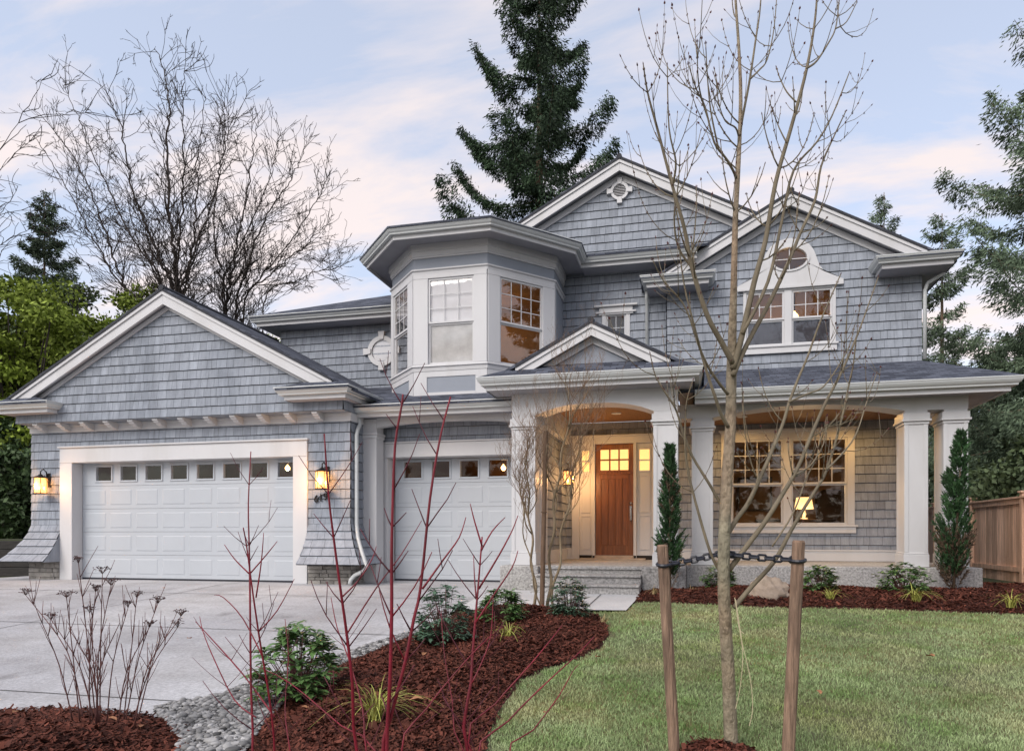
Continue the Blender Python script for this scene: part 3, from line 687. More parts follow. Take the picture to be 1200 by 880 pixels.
def ring_mesh(cx, cz, ro, ri, y0, y1, n=36, rx=1.0):
    m = MB(); i0 = 0
    for k in range(n):
        a0, a1 = 2 * math.pi * k / n, 2 * math.pi * (k + 1) / n
        P = lambda r, a, y: (cx + r * rx * math.cos(a), y, cz + r * math.sin(a))
        m.poly([P(ri, a0, y0), P(ri, a1, y0), P(ro, a1, y0), P(ro, a0, y0)]); m.poly([P(ro, a0, y0), P(ro, a1, y0), P(ro, a1, y1), P(ro, a0, y1)]); m.poly([P(ri, a0, y0), P(ri, a0, y1), P(ri, a1, y1), P(ri, a1, y0)])
    return m
def keystones(m, cx, cz, r0, r1, w0, w1, y0, y1):
    for a in range(4):
        t = a * math.pi / 2; e = Vector((math.cos(t), math.sin(t))); f = Vector((-e.y, e.x))
        q = [e * r0 - f * w0, e * r1 - f * w1, e * r1 + f * w1, e * r0 + f * w0]
        m.prism([(cx + p.x, y0, cz + p.y) for p in q], (0, y1 - y0, 0))
m = ring_mesh(-6.90, 5.07, .345, .245, UY - .06, UY); keystones(m, -6.90, 5.07, .26, .44, .055, .075, UY - .085, UY - .002); rw = m.build('round_window', WHITE, house)
m = MB(); m.prism([(-6.90 + .25 * math.cos(a), UY - .03, 5.07 + .25 * math.sin(a)) for a in np.linspace(0, 2 * math.pi, 33)[:-1]], (0, .008, 0)); m.build('pane', GLASSR, rw)
m = MB(); m.prism([(-6.90 + .25 * math.cos(a), UY - .018, 5.07 + .25 * math.sin(a)) for a in np.linspace(0, 2 * math.pi, 33)[:-1]], (0, .006, 0)); m.build('blind_and_glare', BLIND_GLARE, rw)  # pale disc standing in for bright sky reflected in the round pane

# ---- windows
def sash_window(parent, sashes, casing, Y, xf=None, cols=4, rows=3, glass=GLASS, head=True, sill=True, lower=None, upper=None, name='window', cap=.03, sillw=.05, apron=True):
    X0, X1, Z0, Z1 = casing; m = MB(); xs = sorted(sashes); z0, z1 = xs[0][2], xs[0][3]
    e = X0
    for (a, b, _, _, _) in xs: m.box(e, a, Y - .035, Y + .05, z0, z1); e = b
    m.box(e, X1, Y - .035, Y + .05, z0, z1); m.box(X0, X1, Y - .036, Y + .05, z1 + .001, Z1)
    if Z0 < z0 - .001: m.box(X0, X1, Y - .036, Y + .05, Z0, z0 - .001)
    if head: m.box(X0 - cap, X1 + cap, Y - .075, Y + .0, Z1 + .001, Z1 + .035); m.box(X0 - cap * .5, X1 + cap * .5, Y - .055, Y - .0, Z1 - .03, Z1)
    wd = m.build(name, WHITE, parent, bevel=.004, xf=xf)
    if sill:
        s = MB(); s.box(X0 - sillw, X1 + sillw, Y - .085, Y - .037, z0 - .05, z0 - .01); 
        if apron: s.box(X0 - sillw * .4, X1 + sillw * .4, Y - .06, Y - .037, z0 - .17, z0 - .051)
        s.build('sill', WHITE, wd, bevel=.004, xf=xf)
    for (a, b, za, zb_, mid) in xs:
        s = MB(); s.frame(a + .001, b - .001, mid - .02, zb_ - .001, .035, Y - .012, Y + .03); s.frame(a + .001, b - .001, za + .001, mid - .021, .035, Y + .012, Y + .045, wt=.03); s.build('sash', WHITE, wd, xf=xf)
        g = MB(); g.box(a + .03, b - .03, Y + .008, Y + .014, mid + .005, zb_ - .03); g.build('pane', glass, wd, xf=xf)
        g = MB(); g.box(a + .03, b - .03, Y + .026, Y + .032, za + .03, mid - .045); g.build('pane', glass, wd, xf=xf)
        if cols:
            g = MB()
            for c in range(1, cols): x = a + .035 + (b - a - .07) * c / cols; g.box(x - .008, x + .008, Y - .004, Y + .004, mid + .014, zb_ - .035)
            for r in range(1, rows): z = mid + (zb_ - .035 - mid) * r / rows; g.box(a + .035, b - .035, Y - .0035, Y + .0035, z - .008, z + .008)
            g.build('muntins', WHITE, wd, xf=xf)
        if lower:
            g = MB(); g.box(a + .03, b - .03, Y + .046, Y + .05, za + .02, mid - .03); g.build(lower[0], lower[1], wd, xf=xf)
        if upper:
            g = MB(); g.box(a + .03, b - .03, Y + .036, Y + .042, mid - .01, zb_ - .03); g.build(upper[0], upper[1], wd, xf=xf)
    return wd

# ---- entry door wall and porch wall (one plane)
PW = 13.9; FL = .385
WX0, WX1, WZ0, WZ1 = .556, 3.06, 1.06, 2.97
w = MB(); Yw = PW
shingles(w, rect(-2.63, -2.50, .6, 3.25), front(Yw), 8); shingles(w, rect(-2.50, -.64, 2.95, 3.25), front(Yw), 8)
shingles(w, rect(-.64, WX0, .575, 3.25), front(Yw), 8); shingles(w, rect(WX1, 4.25, .575, 3.25), front(Yw), 8)
shingles(w, rect(WX0, WX1, .575, WZ0), front(Yw), 8); shingles(w, rect(WX0, WX1, WZ1, 3.25), front(Yw), 8)
w.box(-2.63, -2.5, Yw + .003, Yw + .2, .3, 3.25); w.box(-.64, WX0, Yw + .003, Yw + .2, .3, 3.25); w.box(WX1, 4.25, Yw + .003, Yw + .2, .3, 3.25); w.box(WX0, WX1, Yw + .003, Yw + .2, .3, WZ0); w.box(WX0, WX1, Yw + .003, Yw + .2, WZ1, 3.25); w.box(-2.5, -.64, Yw + .003, Yw + .2, 2.95, 3.25)
w.box(4.15, 4.249, Yw + .2, 22, 0, 5.9)
w.build('porch_wall', SHINGLE, house)
m = MB(); m.box(-.64, 4.26, PW - .035, PW - .001, FL, .60); m.box(-.64, 4.27, PW - .05, PW - .036, .575, .605); m.box(-2.63, -2.5, PW - .035, PW - .001, FL, .62); m.build('base_board', WHITE, house, bevel=.004)
sash_window(house, [(.76, 1.745, 1.10, 2.79, 1.915), (1.90, 2.925, 1.10, 2.79, 1.915)], (WX0, WX1, 1.06, 2.96), PW, cols=4, rows=3, cap=.05, sillw=.05)
room(.4, 3.9, PW + .1, 17.6, .38, 3.05, INTERIOR)
# door unit
def front_door():
    m = MB(); y0, y1 = PW - .05, PW + .08; zt = 2.80; zb0 = .47
    for a, b in ((-2.50, -2.345), (-2.072, -2.008), (-1.204, -1.142), (-.815, -.64)): m.box(a, b, y0, y1, FL, zt)
    m.box(-2.50, -.64, y0, y1, zt + .001, 2.95); m.box(-2.53, -.61, y0 - .03, y1 - .1, 2.951, 2.985)
    f = m.build('door_frame', WHITE, house, bevel=.005)
    for a, b in ((-2.345, -2.072), (-1.142, -.815)):
        s = MB(); s.box(a + .001, b - .001, PW, PW + .03, zb0, zt - .001)
        s.frame(a + .04, b - .04, zb0 + .12, 1.30, .02, PW - .012, PW - .001); s.frame(a + .03, b - .03, 2.20, 2.70, .03, PW - .014, PW - .001); s.box(a + .06, b - .06, PW - .013, PW - .0015, 2.43, 2.46)
        s.frame(a + .04, b - .04, 1.36, 2.14, .02, PW - .012, PW - .001)
        so = s.build('sidelight', WHITE, f, bevel=.003)
        for z in (2.23, 2.46): g = MB(); g.box(a + .062, b - .062, PW - .006, PW - .002, z, z + .205); g.build('sidelight_pane', LITGLASS, f)
        k = MB(); k.box(a, b, PW - .01, PW + .05, FL, zb0 - .001); k.build('kick_board', BRONZE, f)
    x0, x1 = -2.004, -1.208; yd = PW + .012; d = MB()
    d.box(x0, x0 + .105, yd, yd + .045, zb0, zt - .004, .55); d.box(x1 - .105, x1, yd, yd + .045, zb0, zt - .004, .45)
    ga, gb = x0 + .105, x1 - .105
    d.box(ga, gb, yd + .001, yd + .044, zb0, .68, .35); d.box(ga, gb, yd + .001, yd + .044, 2.07, 2.25, .6); d.box(ga, gb, yd + .001, yd + .044, 2.68, zt - .004, .5)
    d.box(ga - .05, gb + .05, yd - .03, yd, 2.17, 2.205, .7); 
    for k in range(4):
        a = ga + (gb - ga) * k / 4; b = ga + (gb - ga) * (k + 1) / 4; d.box(a + .022, b - .022, yd + .016, yd + .04, .68, 2.07, .3 + .15 * k); d.box(a, a + .022, yd + .002, yd + .043, .68, 2.07, .6); d.box(b - .022, b, yd + .002, yd + .043, .68, 2.07, .5)
    for k in (1, 2): x = ga + (gb - ga) * k / 3; d.box(x - .016, x + .016, yd + .002, yd + .043, 2.25, 2.68, .5)
    d.box(ga, gb, yd + .0025, yd + .0425, 2.45, 2.482, .5)
    do = d.build('front_door', WOODDOOR, house, bevel=.003)
    g = MB(); g.box(ga, gb, yd + .018, yd + .026, 2.25, 2.68); g.build('door_pane', LITGLASS, do)
    h = MB(); hx = x1 - .055; h.box(hx - .02, hx + .02, yd - .012, yd, 1.20, 1.50); h.tube([(hx, yd - .01, 1.46), (hx, yd - .06, 1.44), (hx, yd - .065, 1.30), (hx, yd - .05, 1.2), (hx, yd - .01, 1.18)], .011, 8); h.lathe((hx, yd - .02, 1.56), [(.026, -.02), (.026, .02)], 12); h.build('handle', NICKEL, do)
    t = MB(); t.box(-2.3, -.95, PW - .30, PW - .051, FL + .001, FL + .03); t.box(-2.06, -1.15, PW - .05, PW + .06, FL, .468); t.build('threshold', mat('threshold', (.42, .34, .27), .6, .2, 6), house)
front_door()
# side wall of the entry, frieze, pilaster
w = MB(); SX = -2.63
shingles(w, rect(11.3, PW, .6, 2.80), face_px(SX), 9); w.box(SX - .12, SX - .003, 11.3, PW, .3, 3.25); w.build('entry_side_wall', SHINGLE, house)
m = MB(); m.box(SX + .001, SX + .035, 11.86, PW - .052, FL, .61); m.build('base_board', WHITE, house)
m = MB(); m.box(SX + .001, SX + .12, 11.31, PW - .09, 2.80, 3.26); m.build('frieze_board', WHITE, house)
m = MB(); m.box(-2.80, -2.585, 11.32, 11.85, FL, 3.26); m.build('pilaster', WHITE, house, bevel=.005)
m = MB(); m.box(-2.63, -.25, 10.95, PW, 3.255, 3.28); m.build('porch_ceiling', mat('ceiling_boards', (.22, .115, .055), .6, .2, 4, (8, .6, 1)), house)
# entry columns and arch
def column(x0, x1, y0, y1, z0, z1, capz, name='column'):
    m = MB(); m.box(x0, x1, y0, y1, z0, z1)
    e = .055
    for a, b in ((x0, x0 + e), (x1 - e, x1)): m.box(a - (.006 if a == x0 else -.0), b + (.006 if b == x1 else 0), y0 - .010, y0 - .0005, z0 + .23, capz - .01)
    for X, s in ((x0, -1), (x1, 1)):
        for a, b in ((y0, y0 + e), (y1 - e, y1)): m.box(*sorted((X + s * .0006, X + s * .0065)), a, b, z0 + .23, capz - .01)
    c = m.build(name, WHITE, house, bevel=.003)
    b = MB(); q = .022; b.box(x0 - q, x1 + q, y0 - q, y1 + q, z0, z0 + .20); b.box(x0 - q * .6, x1 + q * .6, y0 - q * .6, y1 + q * .6, z0 + .201, z0 + .228); b.build('base', WHITE, c, bevel=.006)
    k = MB()
    for q, a, h in ((.02, -.05, .045), (.048, -.004, .035), (.030, .032, .10)): k.box(x0 - q, x1 + q, y0 - q, y1 + q, capz + a, capz + a + h)
    k.build('capital', WHITE, c, bevel=.005); return c
EY = 10.9
column(-2.996, -2.595, EY, EY + .42, FL, 3.2, 2.72); column(-.62, -.24, EY, EY + .42, FL, 3.2, 2.72)
arch(-2.594, -.621, EY - .005, EY + .42, 3.40, 2.90, .17, 2.6, xa=-3.0, xb=-.235)
ex0, ex1, eg = -3.47, .155, 10.4
gutter([(ex0 + .125, 12.5, 3.475), (ex0 + .125, eg + .125, 3.475), (ex1 - .125, eg + .125, 3.475), (ex1 - .125, 13, 3.475)], house)
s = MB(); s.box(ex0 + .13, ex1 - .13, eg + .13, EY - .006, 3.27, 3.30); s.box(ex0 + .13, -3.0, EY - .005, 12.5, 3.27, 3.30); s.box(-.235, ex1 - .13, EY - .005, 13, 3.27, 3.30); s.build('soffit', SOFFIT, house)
PX, PZ, PP = -1.62, 4.40, .52
gable_roof(PX, PZ, PP, 1.80, 1.80, 10.72, 14.02)
rake(PX, PZ, PP, 1.27, 1.27, 10.72, 10.95, .20, .09)
m = MB(); m.xz([(PX - 1.2, 3.68), (PX + 1.2, 3.68), (PX, 4.30)], 10.95, 11.0); m.build('pediment_panel', PANELGREY, house)
roof_plane([(ex0 + .02, eg + .01, 3.48), (ex1 - .02, eg + .01, 3.48), (PX + 1.28, 10.96, 3.75), (PX - 1.28, 10.96, 3.75)], ROOFX)
for sg in (-1, 1):
    X = lambda t: PX + sg * t
    roof_plane([(X(1.79), eg + .011, 3.478), (X(1.275), 10.96, 3.752), (X(1.275), 11.2, 3.752), (X(1.79), 11.2, 3.478)], ROOFY)
# slabs and steps
m = MB()
m.box(-3.14, -2.49, 10.66, 11.3, -.03, FL); m.box(-2.49, -.79, 10.80, PW, -.03, FL - .001); m.box(-.79, -.11, 10.58, 11.3, -.03, FL); m.box(-2.64, -.11, 11.301, PW, -.03, FL - .002)
m.build('porch_slab', AGG, house, bevel=.012)
m = MB(); m.box(-2.489, -.791, 10.77, 10.80, .33, FL - .002); m.box(-2.489, -.791, 10.45, 10.799, -.03, .225); m.box(-2.489, -.791, 10.42, 10.798, .226, .262); m.box(-2.489, -.791, 10.13, 10.44, -.03, .095); m.box(-2.489, -.791, 10.10, 10.445, .096, .132)
m.build('steps', AGG, house, bevel=.008)
m = MB(); m.box(-.109, 4.38, 11.5, PW, -.03, FL - .003); m.build('porch_slab', AGG, house, bevel=.012)

# ---- right porch
RY = 11.6
column(-.014, .325, RY, RY + .42, FL, 3.05, 2.70); column(3.30, 3.631, RY, RY + .42, FL, 3.05, 2.70); column(3.865, 4.20, RY, RY + .42, FL, 3.05, 2.70)
arch(.326, 3.299, RY - .005, RY + .40, 3.11, 2.875, .15, 2.2, xa=-.236, xb=4.21)
m = MB(); m.box(3.90, 4.20, RY + .421, PW, 2.9, 3.11); m.build('side_beam', WHITE, house)
gutter([(.03, 11.225, 3.255), (4.655, 11.225, 3.255), (4.655, 15.5, 3.255)], house)
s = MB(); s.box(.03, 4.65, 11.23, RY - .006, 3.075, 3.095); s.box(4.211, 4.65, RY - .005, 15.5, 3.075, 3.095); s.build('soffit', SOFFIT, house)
m = MB(); m.box(-.235, 4.20, RY + .396, PW, 3.112, 3.135); m.build('porch_ceiling', MATS['ceiling_boards'], house)
roof_plane([(-.5, 11.11, 3.26), (4.77, 11.11, 3.26), (4.26, PW, 4.21), (-.5, PW, 4.21)], ROOFX)
roof_plane([(4.77, 11.11, 3.26), (4.77, 15.6, 3.26), (4.26, 15.6, 4.21), (4.26, PW, 4.21)], ROOFY)

# ---- upper right gable
GX2, Z2, P2, UW = 1.868, 7.59, .552, 13.9
def gtop(x, d=.1): return Z2 - P2 * abs(x - GX2) - d
ax0, ax1 = -.52, 4.25
ox, oz, orx, orz = 1.86, 6.335, .375, .255
w = MB()
wx0, wx1, wz0, wz1 = .985, 2.72, 4.60, 5.75
# pieces around the window and the oval light (the shaped head board covers the middle)
shingles(w, rect(ax0, wx0, 4.16, 5.95), front(UW), 12); shingles(w, rect(wx1, ax1, 4.16, 5.95), front(UW), 12); shingles(w, rect(wx0, wx1, 4.16, wz0), front(UW), 12)
shingles(w, [(ax0, 5.95), (1.46, 5.95), (1.46, gtop(1.46)), (ax0, gtop(ax0))], front(UW), 12, v0=0)
shingles(w, [(2.26, 5.95), (ax1, 5.95), (ax1, gtop(ax1)), (2.26, gtop(2.26))], front(UW), 12, v0=0)
shingles(w, [(1.6, 6.62), (2.12, 6.62), (2.12, gtop(2.12)), (GX2, gtop(GX2)), (1.6, gtop(1.6))], front(UW), 12, v0=0)
shingles(w, [(1.46, 6.54), (1.6, 6.54), (1.6, gtop(1.6)), (1.46, gtop(1.46))], front(UW), 12, v0=0); shingles(w, [(2.12, 6.54), (2.26, 6.54), (2.26, gtop(2.26)), (2.12, gtop(2.12))], front(UW), 12, v0=0)
w.box(ax0, ax0 + .1, UW + .003, 14.2, 4.0, 5.95); w.box(ax0, wx0, UW + .003, UW + .1, 4.0, 5.95); w.box(wx1, ax1, UW + .003, UW + .1, 4.0, 5.95); w.box(wx0, wx1, UW + .003, UW + .1, 4.0, wz0)
shingles(w, rect(-14.2, -UW, 4.16, 5.95), face_nx(ax0), 13)
w.build('gable_wall', SHINGLE, house)
gable_roof(GX2, Z2, P2, 2.90, 2.90, 13.64, 21); rake(GX2, Z2, P2, 2.40, 2.40, 13.64, UW, .235, .11)
for sg in (-1, 1):
    X = lambda t: GX2 + sg * t
    roof_plane([(X(1.46), 13.31, 6.03), (X(2.90), 13.31, 6.03), (X(2.90), 13.8, 6.03), (X(2.46), UW - .03, 6.22), (X(2.05), UW - .03, 6.22)], ROOFX)
    path = [(X(1.56), UW - .02, 6.045), (X(1.56), 13.425, 6.045), (X(2.775), 13.425, 6.045), (X(2.775), 14.15 if sg < 0 else 21, 6.045)]
    gutter(path if sg > 0 else path[::-1], house)
    s = MB(); a, b = sorted((X(1.57), X(2.77))); s.box(a, b, 13.43, UW, 5.83, 5.86); a, b = sorted((X(2.385), X(2.765))); s.box(a, b, UW + .001, 14.0 if sg < 0 else 21, 5.83, 5.86); s.build('soffit', SOFFIT, house)
uw = sash_window(house, [(1.045, 1.765, 4.66, 5.72, 5.18), (1.905, 2.655, 4.66, 5.72, 5.18)], (wx0, wx1, 4.60, 5.755), UW, cols=3, rows=2, head=False, sillw=.04, apron=True, lower=('insect_screen', SCREEN))
# ornamental head board with the oval light
half = [(.985, 5.757), (.995, 5.80), (.99, 5.87), (.80, 5.93), (.66, 6.02), (.555, 6.16), (.50, 6.33), (.45, 6.47), (.36, 6.60), (.22, 6.695), (.07, 6.735), (0, 6.74)]
top = [(ox + a, z) for a, z in half] + [(ox - a, z) for a, z in half[::-1][1:]]
m = MB(); n_ = 48; y0, y1 = UW - .055, UW + .05
ang = [2 * math.pi * k / n_ for k in range(n_)]
def outer(a):
    d = Vector((math.cos(a), math.sin(a))); o = Vector((ox, oz)); best = None; T = top + [top[0]]
    for p, q in zip(T, T[1:]):
        e = Vector(q) - Vector(p); den_ = d.x * e.y - d.y * e.x
        if abs(den_) < 1e-9: continue
        r = Vector(p) - o; t = (r.x * e.y - r.y * e.x) / den_; s_ = (r.x * d.y - r.y * d.x) / den_
        if t > 0 and -1e-6 <= s_ <= 1 + 1e-6 and (best is None or t > best): best = t
    return o + d * best
ANG = sorted(set(ang + [math.atan2(z - oz, x - ox) % (2 * math.pi) for x, z in top]))
OUT = [outer(a) for a in ANG]; INN = [(ox + orx * math.cos(a), oz + orz * math.sin(a)) for a in ANG]
for k in range(len(ANG)):
    j = (k + 1) % len(ANG); o0, o1, i0, i1 = OUT[k], OUT[j], INN[k], INN[j]
    m.poly([(i0[0], y0, i0[1]), (o0[0], y0, o0[1]), (o1[0], y0, o1[1]), (i1[0], y0, i1[1])])
    m.poly([(o0[0], y0, o0[1]), (o0[0], y1, o0[1]), (o1[0], y1, o1[1]), (o1[0], y0, o1[1])]); m.poly([(i0[0], y0, i0[1]), (i1[0], y0, i1[1]), (i1[0], y1, i1[1]), (i0[0], y1, i0[1])])
m.box(ox - .99, ox + .99, UW - .08, UW - .056, 5.757, 5.80); m.build('head_board', WHITE, house)
m = ring_mesh(ox, oz, 1.0, .86, UW - .075, UW + .02, 40); m.v = [((x - ox) * orx + ox, y, (z - oz) * orz + oz) for x, y, z in m.v]
m.box(ox - .008, ox + .008, UW - .03, UW - .02, oz - orz * .9, oz + orz * .9); m.box(ox - orx * .9, ox + orx * .9, UW - .031, UW - .021, oz - .008, oz + .008)
ov = m.build('oval_window', WHITE, house)
m = MB(); m.prism([(ox + orx * math.cos(a), UW - .012, oz + orz * math.sin(a)) for a in ang], (0, .006, 0)); m.build('pane', GLASS, ov)
room(.3, 3.6, UW + .11, 16.8, 4.3, 6.9, INTERIOR)
downspout([(4.64, 13.9, 5.92), (4.62, 13.88, 5.83), (4.34, 13.86, 5.66), (4.29, 13.855, 5.52), (4.29, 13.855, 4.22)])
downspout([(-.93, 13.80, 5.9), (-.93, 13.85, 5.75), (-.93, 13.95, 5.65), (-.93, 13.95, 3.9)])

# ---- centre wall, main gable
CY = 14.0
w = MB(); shingles(w, rect(-2.72, -1.86, 3.6, 6.4), front(CY), 14); shingles(w, rect(-1.30, -.3, 3.6, 6.4), front(CY), 14); shingles(w, rect(-1.86, -1.30, 3.6, 4.5), front(CY), 14); shingles(w, rect(-1.86, -1.30, 5.55, 6.4), front(CY), 14)
w.box(-2.72, -1.86, CY + .003, CY + .1, 3.4, 6.5); w.box(-1.30, -.3, CY + .003, CY + .1, 3.4, 6.5); w.build('wall', SHINGLE, house)
sash_window(house, [(-1.79, -1.37, 4.5, 5.53, 5.0)], (-1.875, -1.285, 4.5, 5.55), CY, cols=2, rows=2, sill=False, head=True, cap=.13)
m = MB(); m.box(-1.93, -1.23, CY - .05, CY - .004, 5.587, 5.68); m.box(-2.03, -1.13, CY - .10, CY - .003, 5.682, 5.72); m.build('window_head', WHITE, house, bevel=.004)
room(-2.6, -.4, CY + .11, 16.5, 4.2, 6.4, INTERIOR)
MX, MZ, MP = -1.485, 8.72, .53
w = MB(); shingles(w, [(MX - 3.4, 6.6), (MX + 1.7, 6.6), (MX + 2.6, 7.2), (MX, MZ - .12), (MX - 3.4, MZ - .12 - MP * 3.4)], front(CY), 15, back=True); w.build('gable_wall', SHINGLE, house)
gable_roof(MX, MZ, MP, 3.9, 2.74, 13.74, 22); rake(MX, MZ, MP, 3.3, 2.70, 13.74, CY, .235, .11)
m = ring_mesh(-1.50, 8.10, .19, .135, CY - .07, CY - .002); keystones(m, -1.50, 8.10, .14, .265, .04, .055, CY - .085, CY - .004)
ve = m.build('gable_vent', WHITE, house)
m = MB()
for k in range(8):
    z = 8.10 - .115 + k * .033; hw = math.sqrt(max(.0, .136 ** 2 - (z - 8.10) ** 2)); m.prism([(-1.50 - hw, CY - .05, z - .012), (-1.50 + hw, CY - .05, z - .012), (-1.50 + hw, CY - .02, z + .012), (-1.50 - hw, CY - .02, z + .012)], (0, 0, .005))
m.build('louvres', WHITE, ve)
m = MB(); m.prism([(-1.50 + .14 * math.cos(a), CY - .022, 8.10 + .14 * math.sin(a)) for a in ang], (0, .006, 0)); m.build('vent_screen', SCREEN, ve)

# ---- bay
B0 = [(-6.11, 14.0), (-6.11, 12.85), (-5.26, 12.0), (-3.78, 12.0), (-2.72, 13.06), (-2.72, 14.0)]
bp = [(x, y, 0) for x, y in B0]
def bandb(name, material, prof, bev=0): m = MB(); m.sweep(bp, prof); return m.build(name, material, house, bevel=bev)
rp = lambda o0, o1, z0, z1: [(o0, z1), (o1, z1), (o1, z0), (o0, z0)]
bay = bandb('bay_wall', PANELGREY, rp(-.05, 0, 3.2, 4.03))
bandb('bay_sill', WHITE, [(-.05, 4.14), (.05, 4.14), (.055, 4.115), (.03, 4.10), (.022, 4.03), (-.05, 4.03)])
bandb('bay_moulding', WHITE, [(-.05, 5.985), (.055, 5.985), (.055, 5.96), (.028, 5.945), (.022, 5.885), (-.05, 5.885)])
bandb('bay_band', PANELGREY, rp(-.05, .002, 5.986, 6.20))
bandb('bay_frieze', WHITE, [(-.05, 6.45), (.075, 6.45), (.07, 6.33), (.045, 6.325), (.04, 6.235), (.025, 6.23), (.025, 6.201), (-.05, 6.201)])
gp = [(-6.60, 14.2, 6.60), (-6.60, 12.65, 6.60), (-5.47, 11.52, 6.60), (-3.57, 11.52, 6.60), (-2.235, 12.86, 6.60), (-2.235, 13.55, 6.60), (.08, 13.55, 6.60)]
gutter(gp, house)
s = MB(); zs = 6.452
so_ = [(-6.59, 14.2), (-6.59, 12.66), (-5.46, 11.53), (-3.58, 11.53), (-2.245, 12.87), (-2.245, 14.0)]
for k in range(5): a, b = so_[k], so_[k + 1]; c, d = B0[k + 1], B0[k]; s.poly([(a[0], a[1], zs), (b[0], b[1], zs), (c[0], c[1], zs), (d[0], d[1], zs)])
s.box(-2.244, .0, 13.56, CY + .05, 6.40, 6.42); s.build('soffit', SOFFIT, house)
apx = (-4.4, 14.0, 7.15); r_ = MB(); eav = [(-6.73, 14.2), (-6.73, 12.6), (-5.52, 11.39), (-3.52, 11.39), (-2.11, 12.81), (-2.11, 14.0)]
for k in range(5): r_.prism([(*eav[k], 6.60), (*eav[k + 1], 6.60), apx], (0, 0, -.04))
r_.build('roof', ROOFX, house)
roof_plane([(-2.11, 13.42, 6.61), (.15, 13.42, 6.61), (.6, CY, 6.86), (-2.3, CY, 6.86)], ROOFX)
def face_xf(k):
    a, b = Vector((*B0[k], 0)), Vector((*B0[k + 1], 0)); e = (b - a).normalized(); n = Vector((-e.y, e.x, 0))   # n points into the room
    return Matrix(((e.x, n.x, 0, a.x), (e.y, n.y, 0, a.y), (0, 0, 1, 0), (0, 0, 0, 1))), (b - a).length
for k, (m0, m1, kw) in {1: (.30, .12, dict(cols=3, rows=3, glass=GLASSR)), 2: (.30, .26, dict(cols=3, rows=3, glass=GLASSR, upper=('blind_and_glare', BLIND_GLARE), lower=('window_film', FILMG))), 3: (.26, .28, dict(cols=4, rows=3, glass=GLASSR))}.items():
    xf, ln = face_xf(k)
    if k == 1: m0, m1 = .14, .26
    sash_window(house, [(m0, ln - m1, 4.16, 5.80, 4.96)], (.0, ln, 4.142, 5.884), .0, xf=xf, head=False, sill=False, **kw)
    m = MB(); m.box(.003, m0 - .03, -.014, -.0005, 3.3, 4.029); m.box(ln - m1 + .03, ln - .003, -.014, -.0005, 3.3, 4.029); m.box(m0 - .03, ln - m1 + .03, -.013, -.0005, 3.92, 4.029)
    m.box(m0 - .03, ln - m1 + .03, -.02, -.0005, 3.56, 3.62); m.build('bay_trim', WHITE, house, xf=xf)
xf, ln = face_xf(4); m = MB(); m.box(0, .13, -.02, .05, 4.141, 5.884); m.box(.001, .10, -.015, -.001, 3.4, 4.029); m.build('bay_trim', WHITE, house, xf=xf)
m = MB(); m.box(.131, ln, .0, .05, 4.141, 5.884); m.build('bay_panel', PANELGREY, house, xf=xf)
m = MB(); q = [(-6.0, 14.6), (-6.0, 12.9), (-5.2, 12.12), (-3.85, 12.12), (-2.85, 13.1), (-2.85, 14.6)]
m.poly([(x, y, 4.1) for x, y in q]); m.poly([(x, y, 5.95) for x, y in q]); m.poly([(-6.0, 14.6, 4.1), (-2.85, 14.6, 4.1), (-2.85, 14.6, 5.95), (-6.0, 14.6, 5.95)]); m.build('interior_room', mat('bay_interior', (.30, .17, .085), .8, .2, 3), house)
for xa, za, t in ((-6.62, 1.435, None),):
    pass
# house number under an iron vine, on the pier between the garage doors
hp = at(369, 584, D - .03); num = MB()
num.tube([at(371.5, 584.5, D - .03) + Vector((.0, 0, 0)), at(376, 580.5, D - .035), at(381, 578.5, D - .035), at(386, 578.5, D - .03)], .007, 6)
nb = num.build('house_number', BRONZE, house)
for ch, px in (('6', 370.5), ('1', 376.0), ('9', 381.5)):
    cu = bpy.data.curves.new('digit', 'FONT'); cu.body = ch; cu.size = .19; cu.extrude = .008; cu.align_x = 'CENTER'; cu.materials.append(BRONZE)
    tmp = bpy.data.objects.new('tmp', cu); COL.objects.link(tmp); bpy.context.view_layer.update(); dm = bpy.data.meshes.new_from_object(tmp); bpy.data.objects.remove(tmp); o = bpy.data.objects.new('digit', dm); COL.objects.link(o); o.parent = nb; p = at(px, 588.5 - (px - 370) * .2, D - .035); o.location = p - WLOC[nb.name]; o.rotation_euler = (R(90), 0, 0)

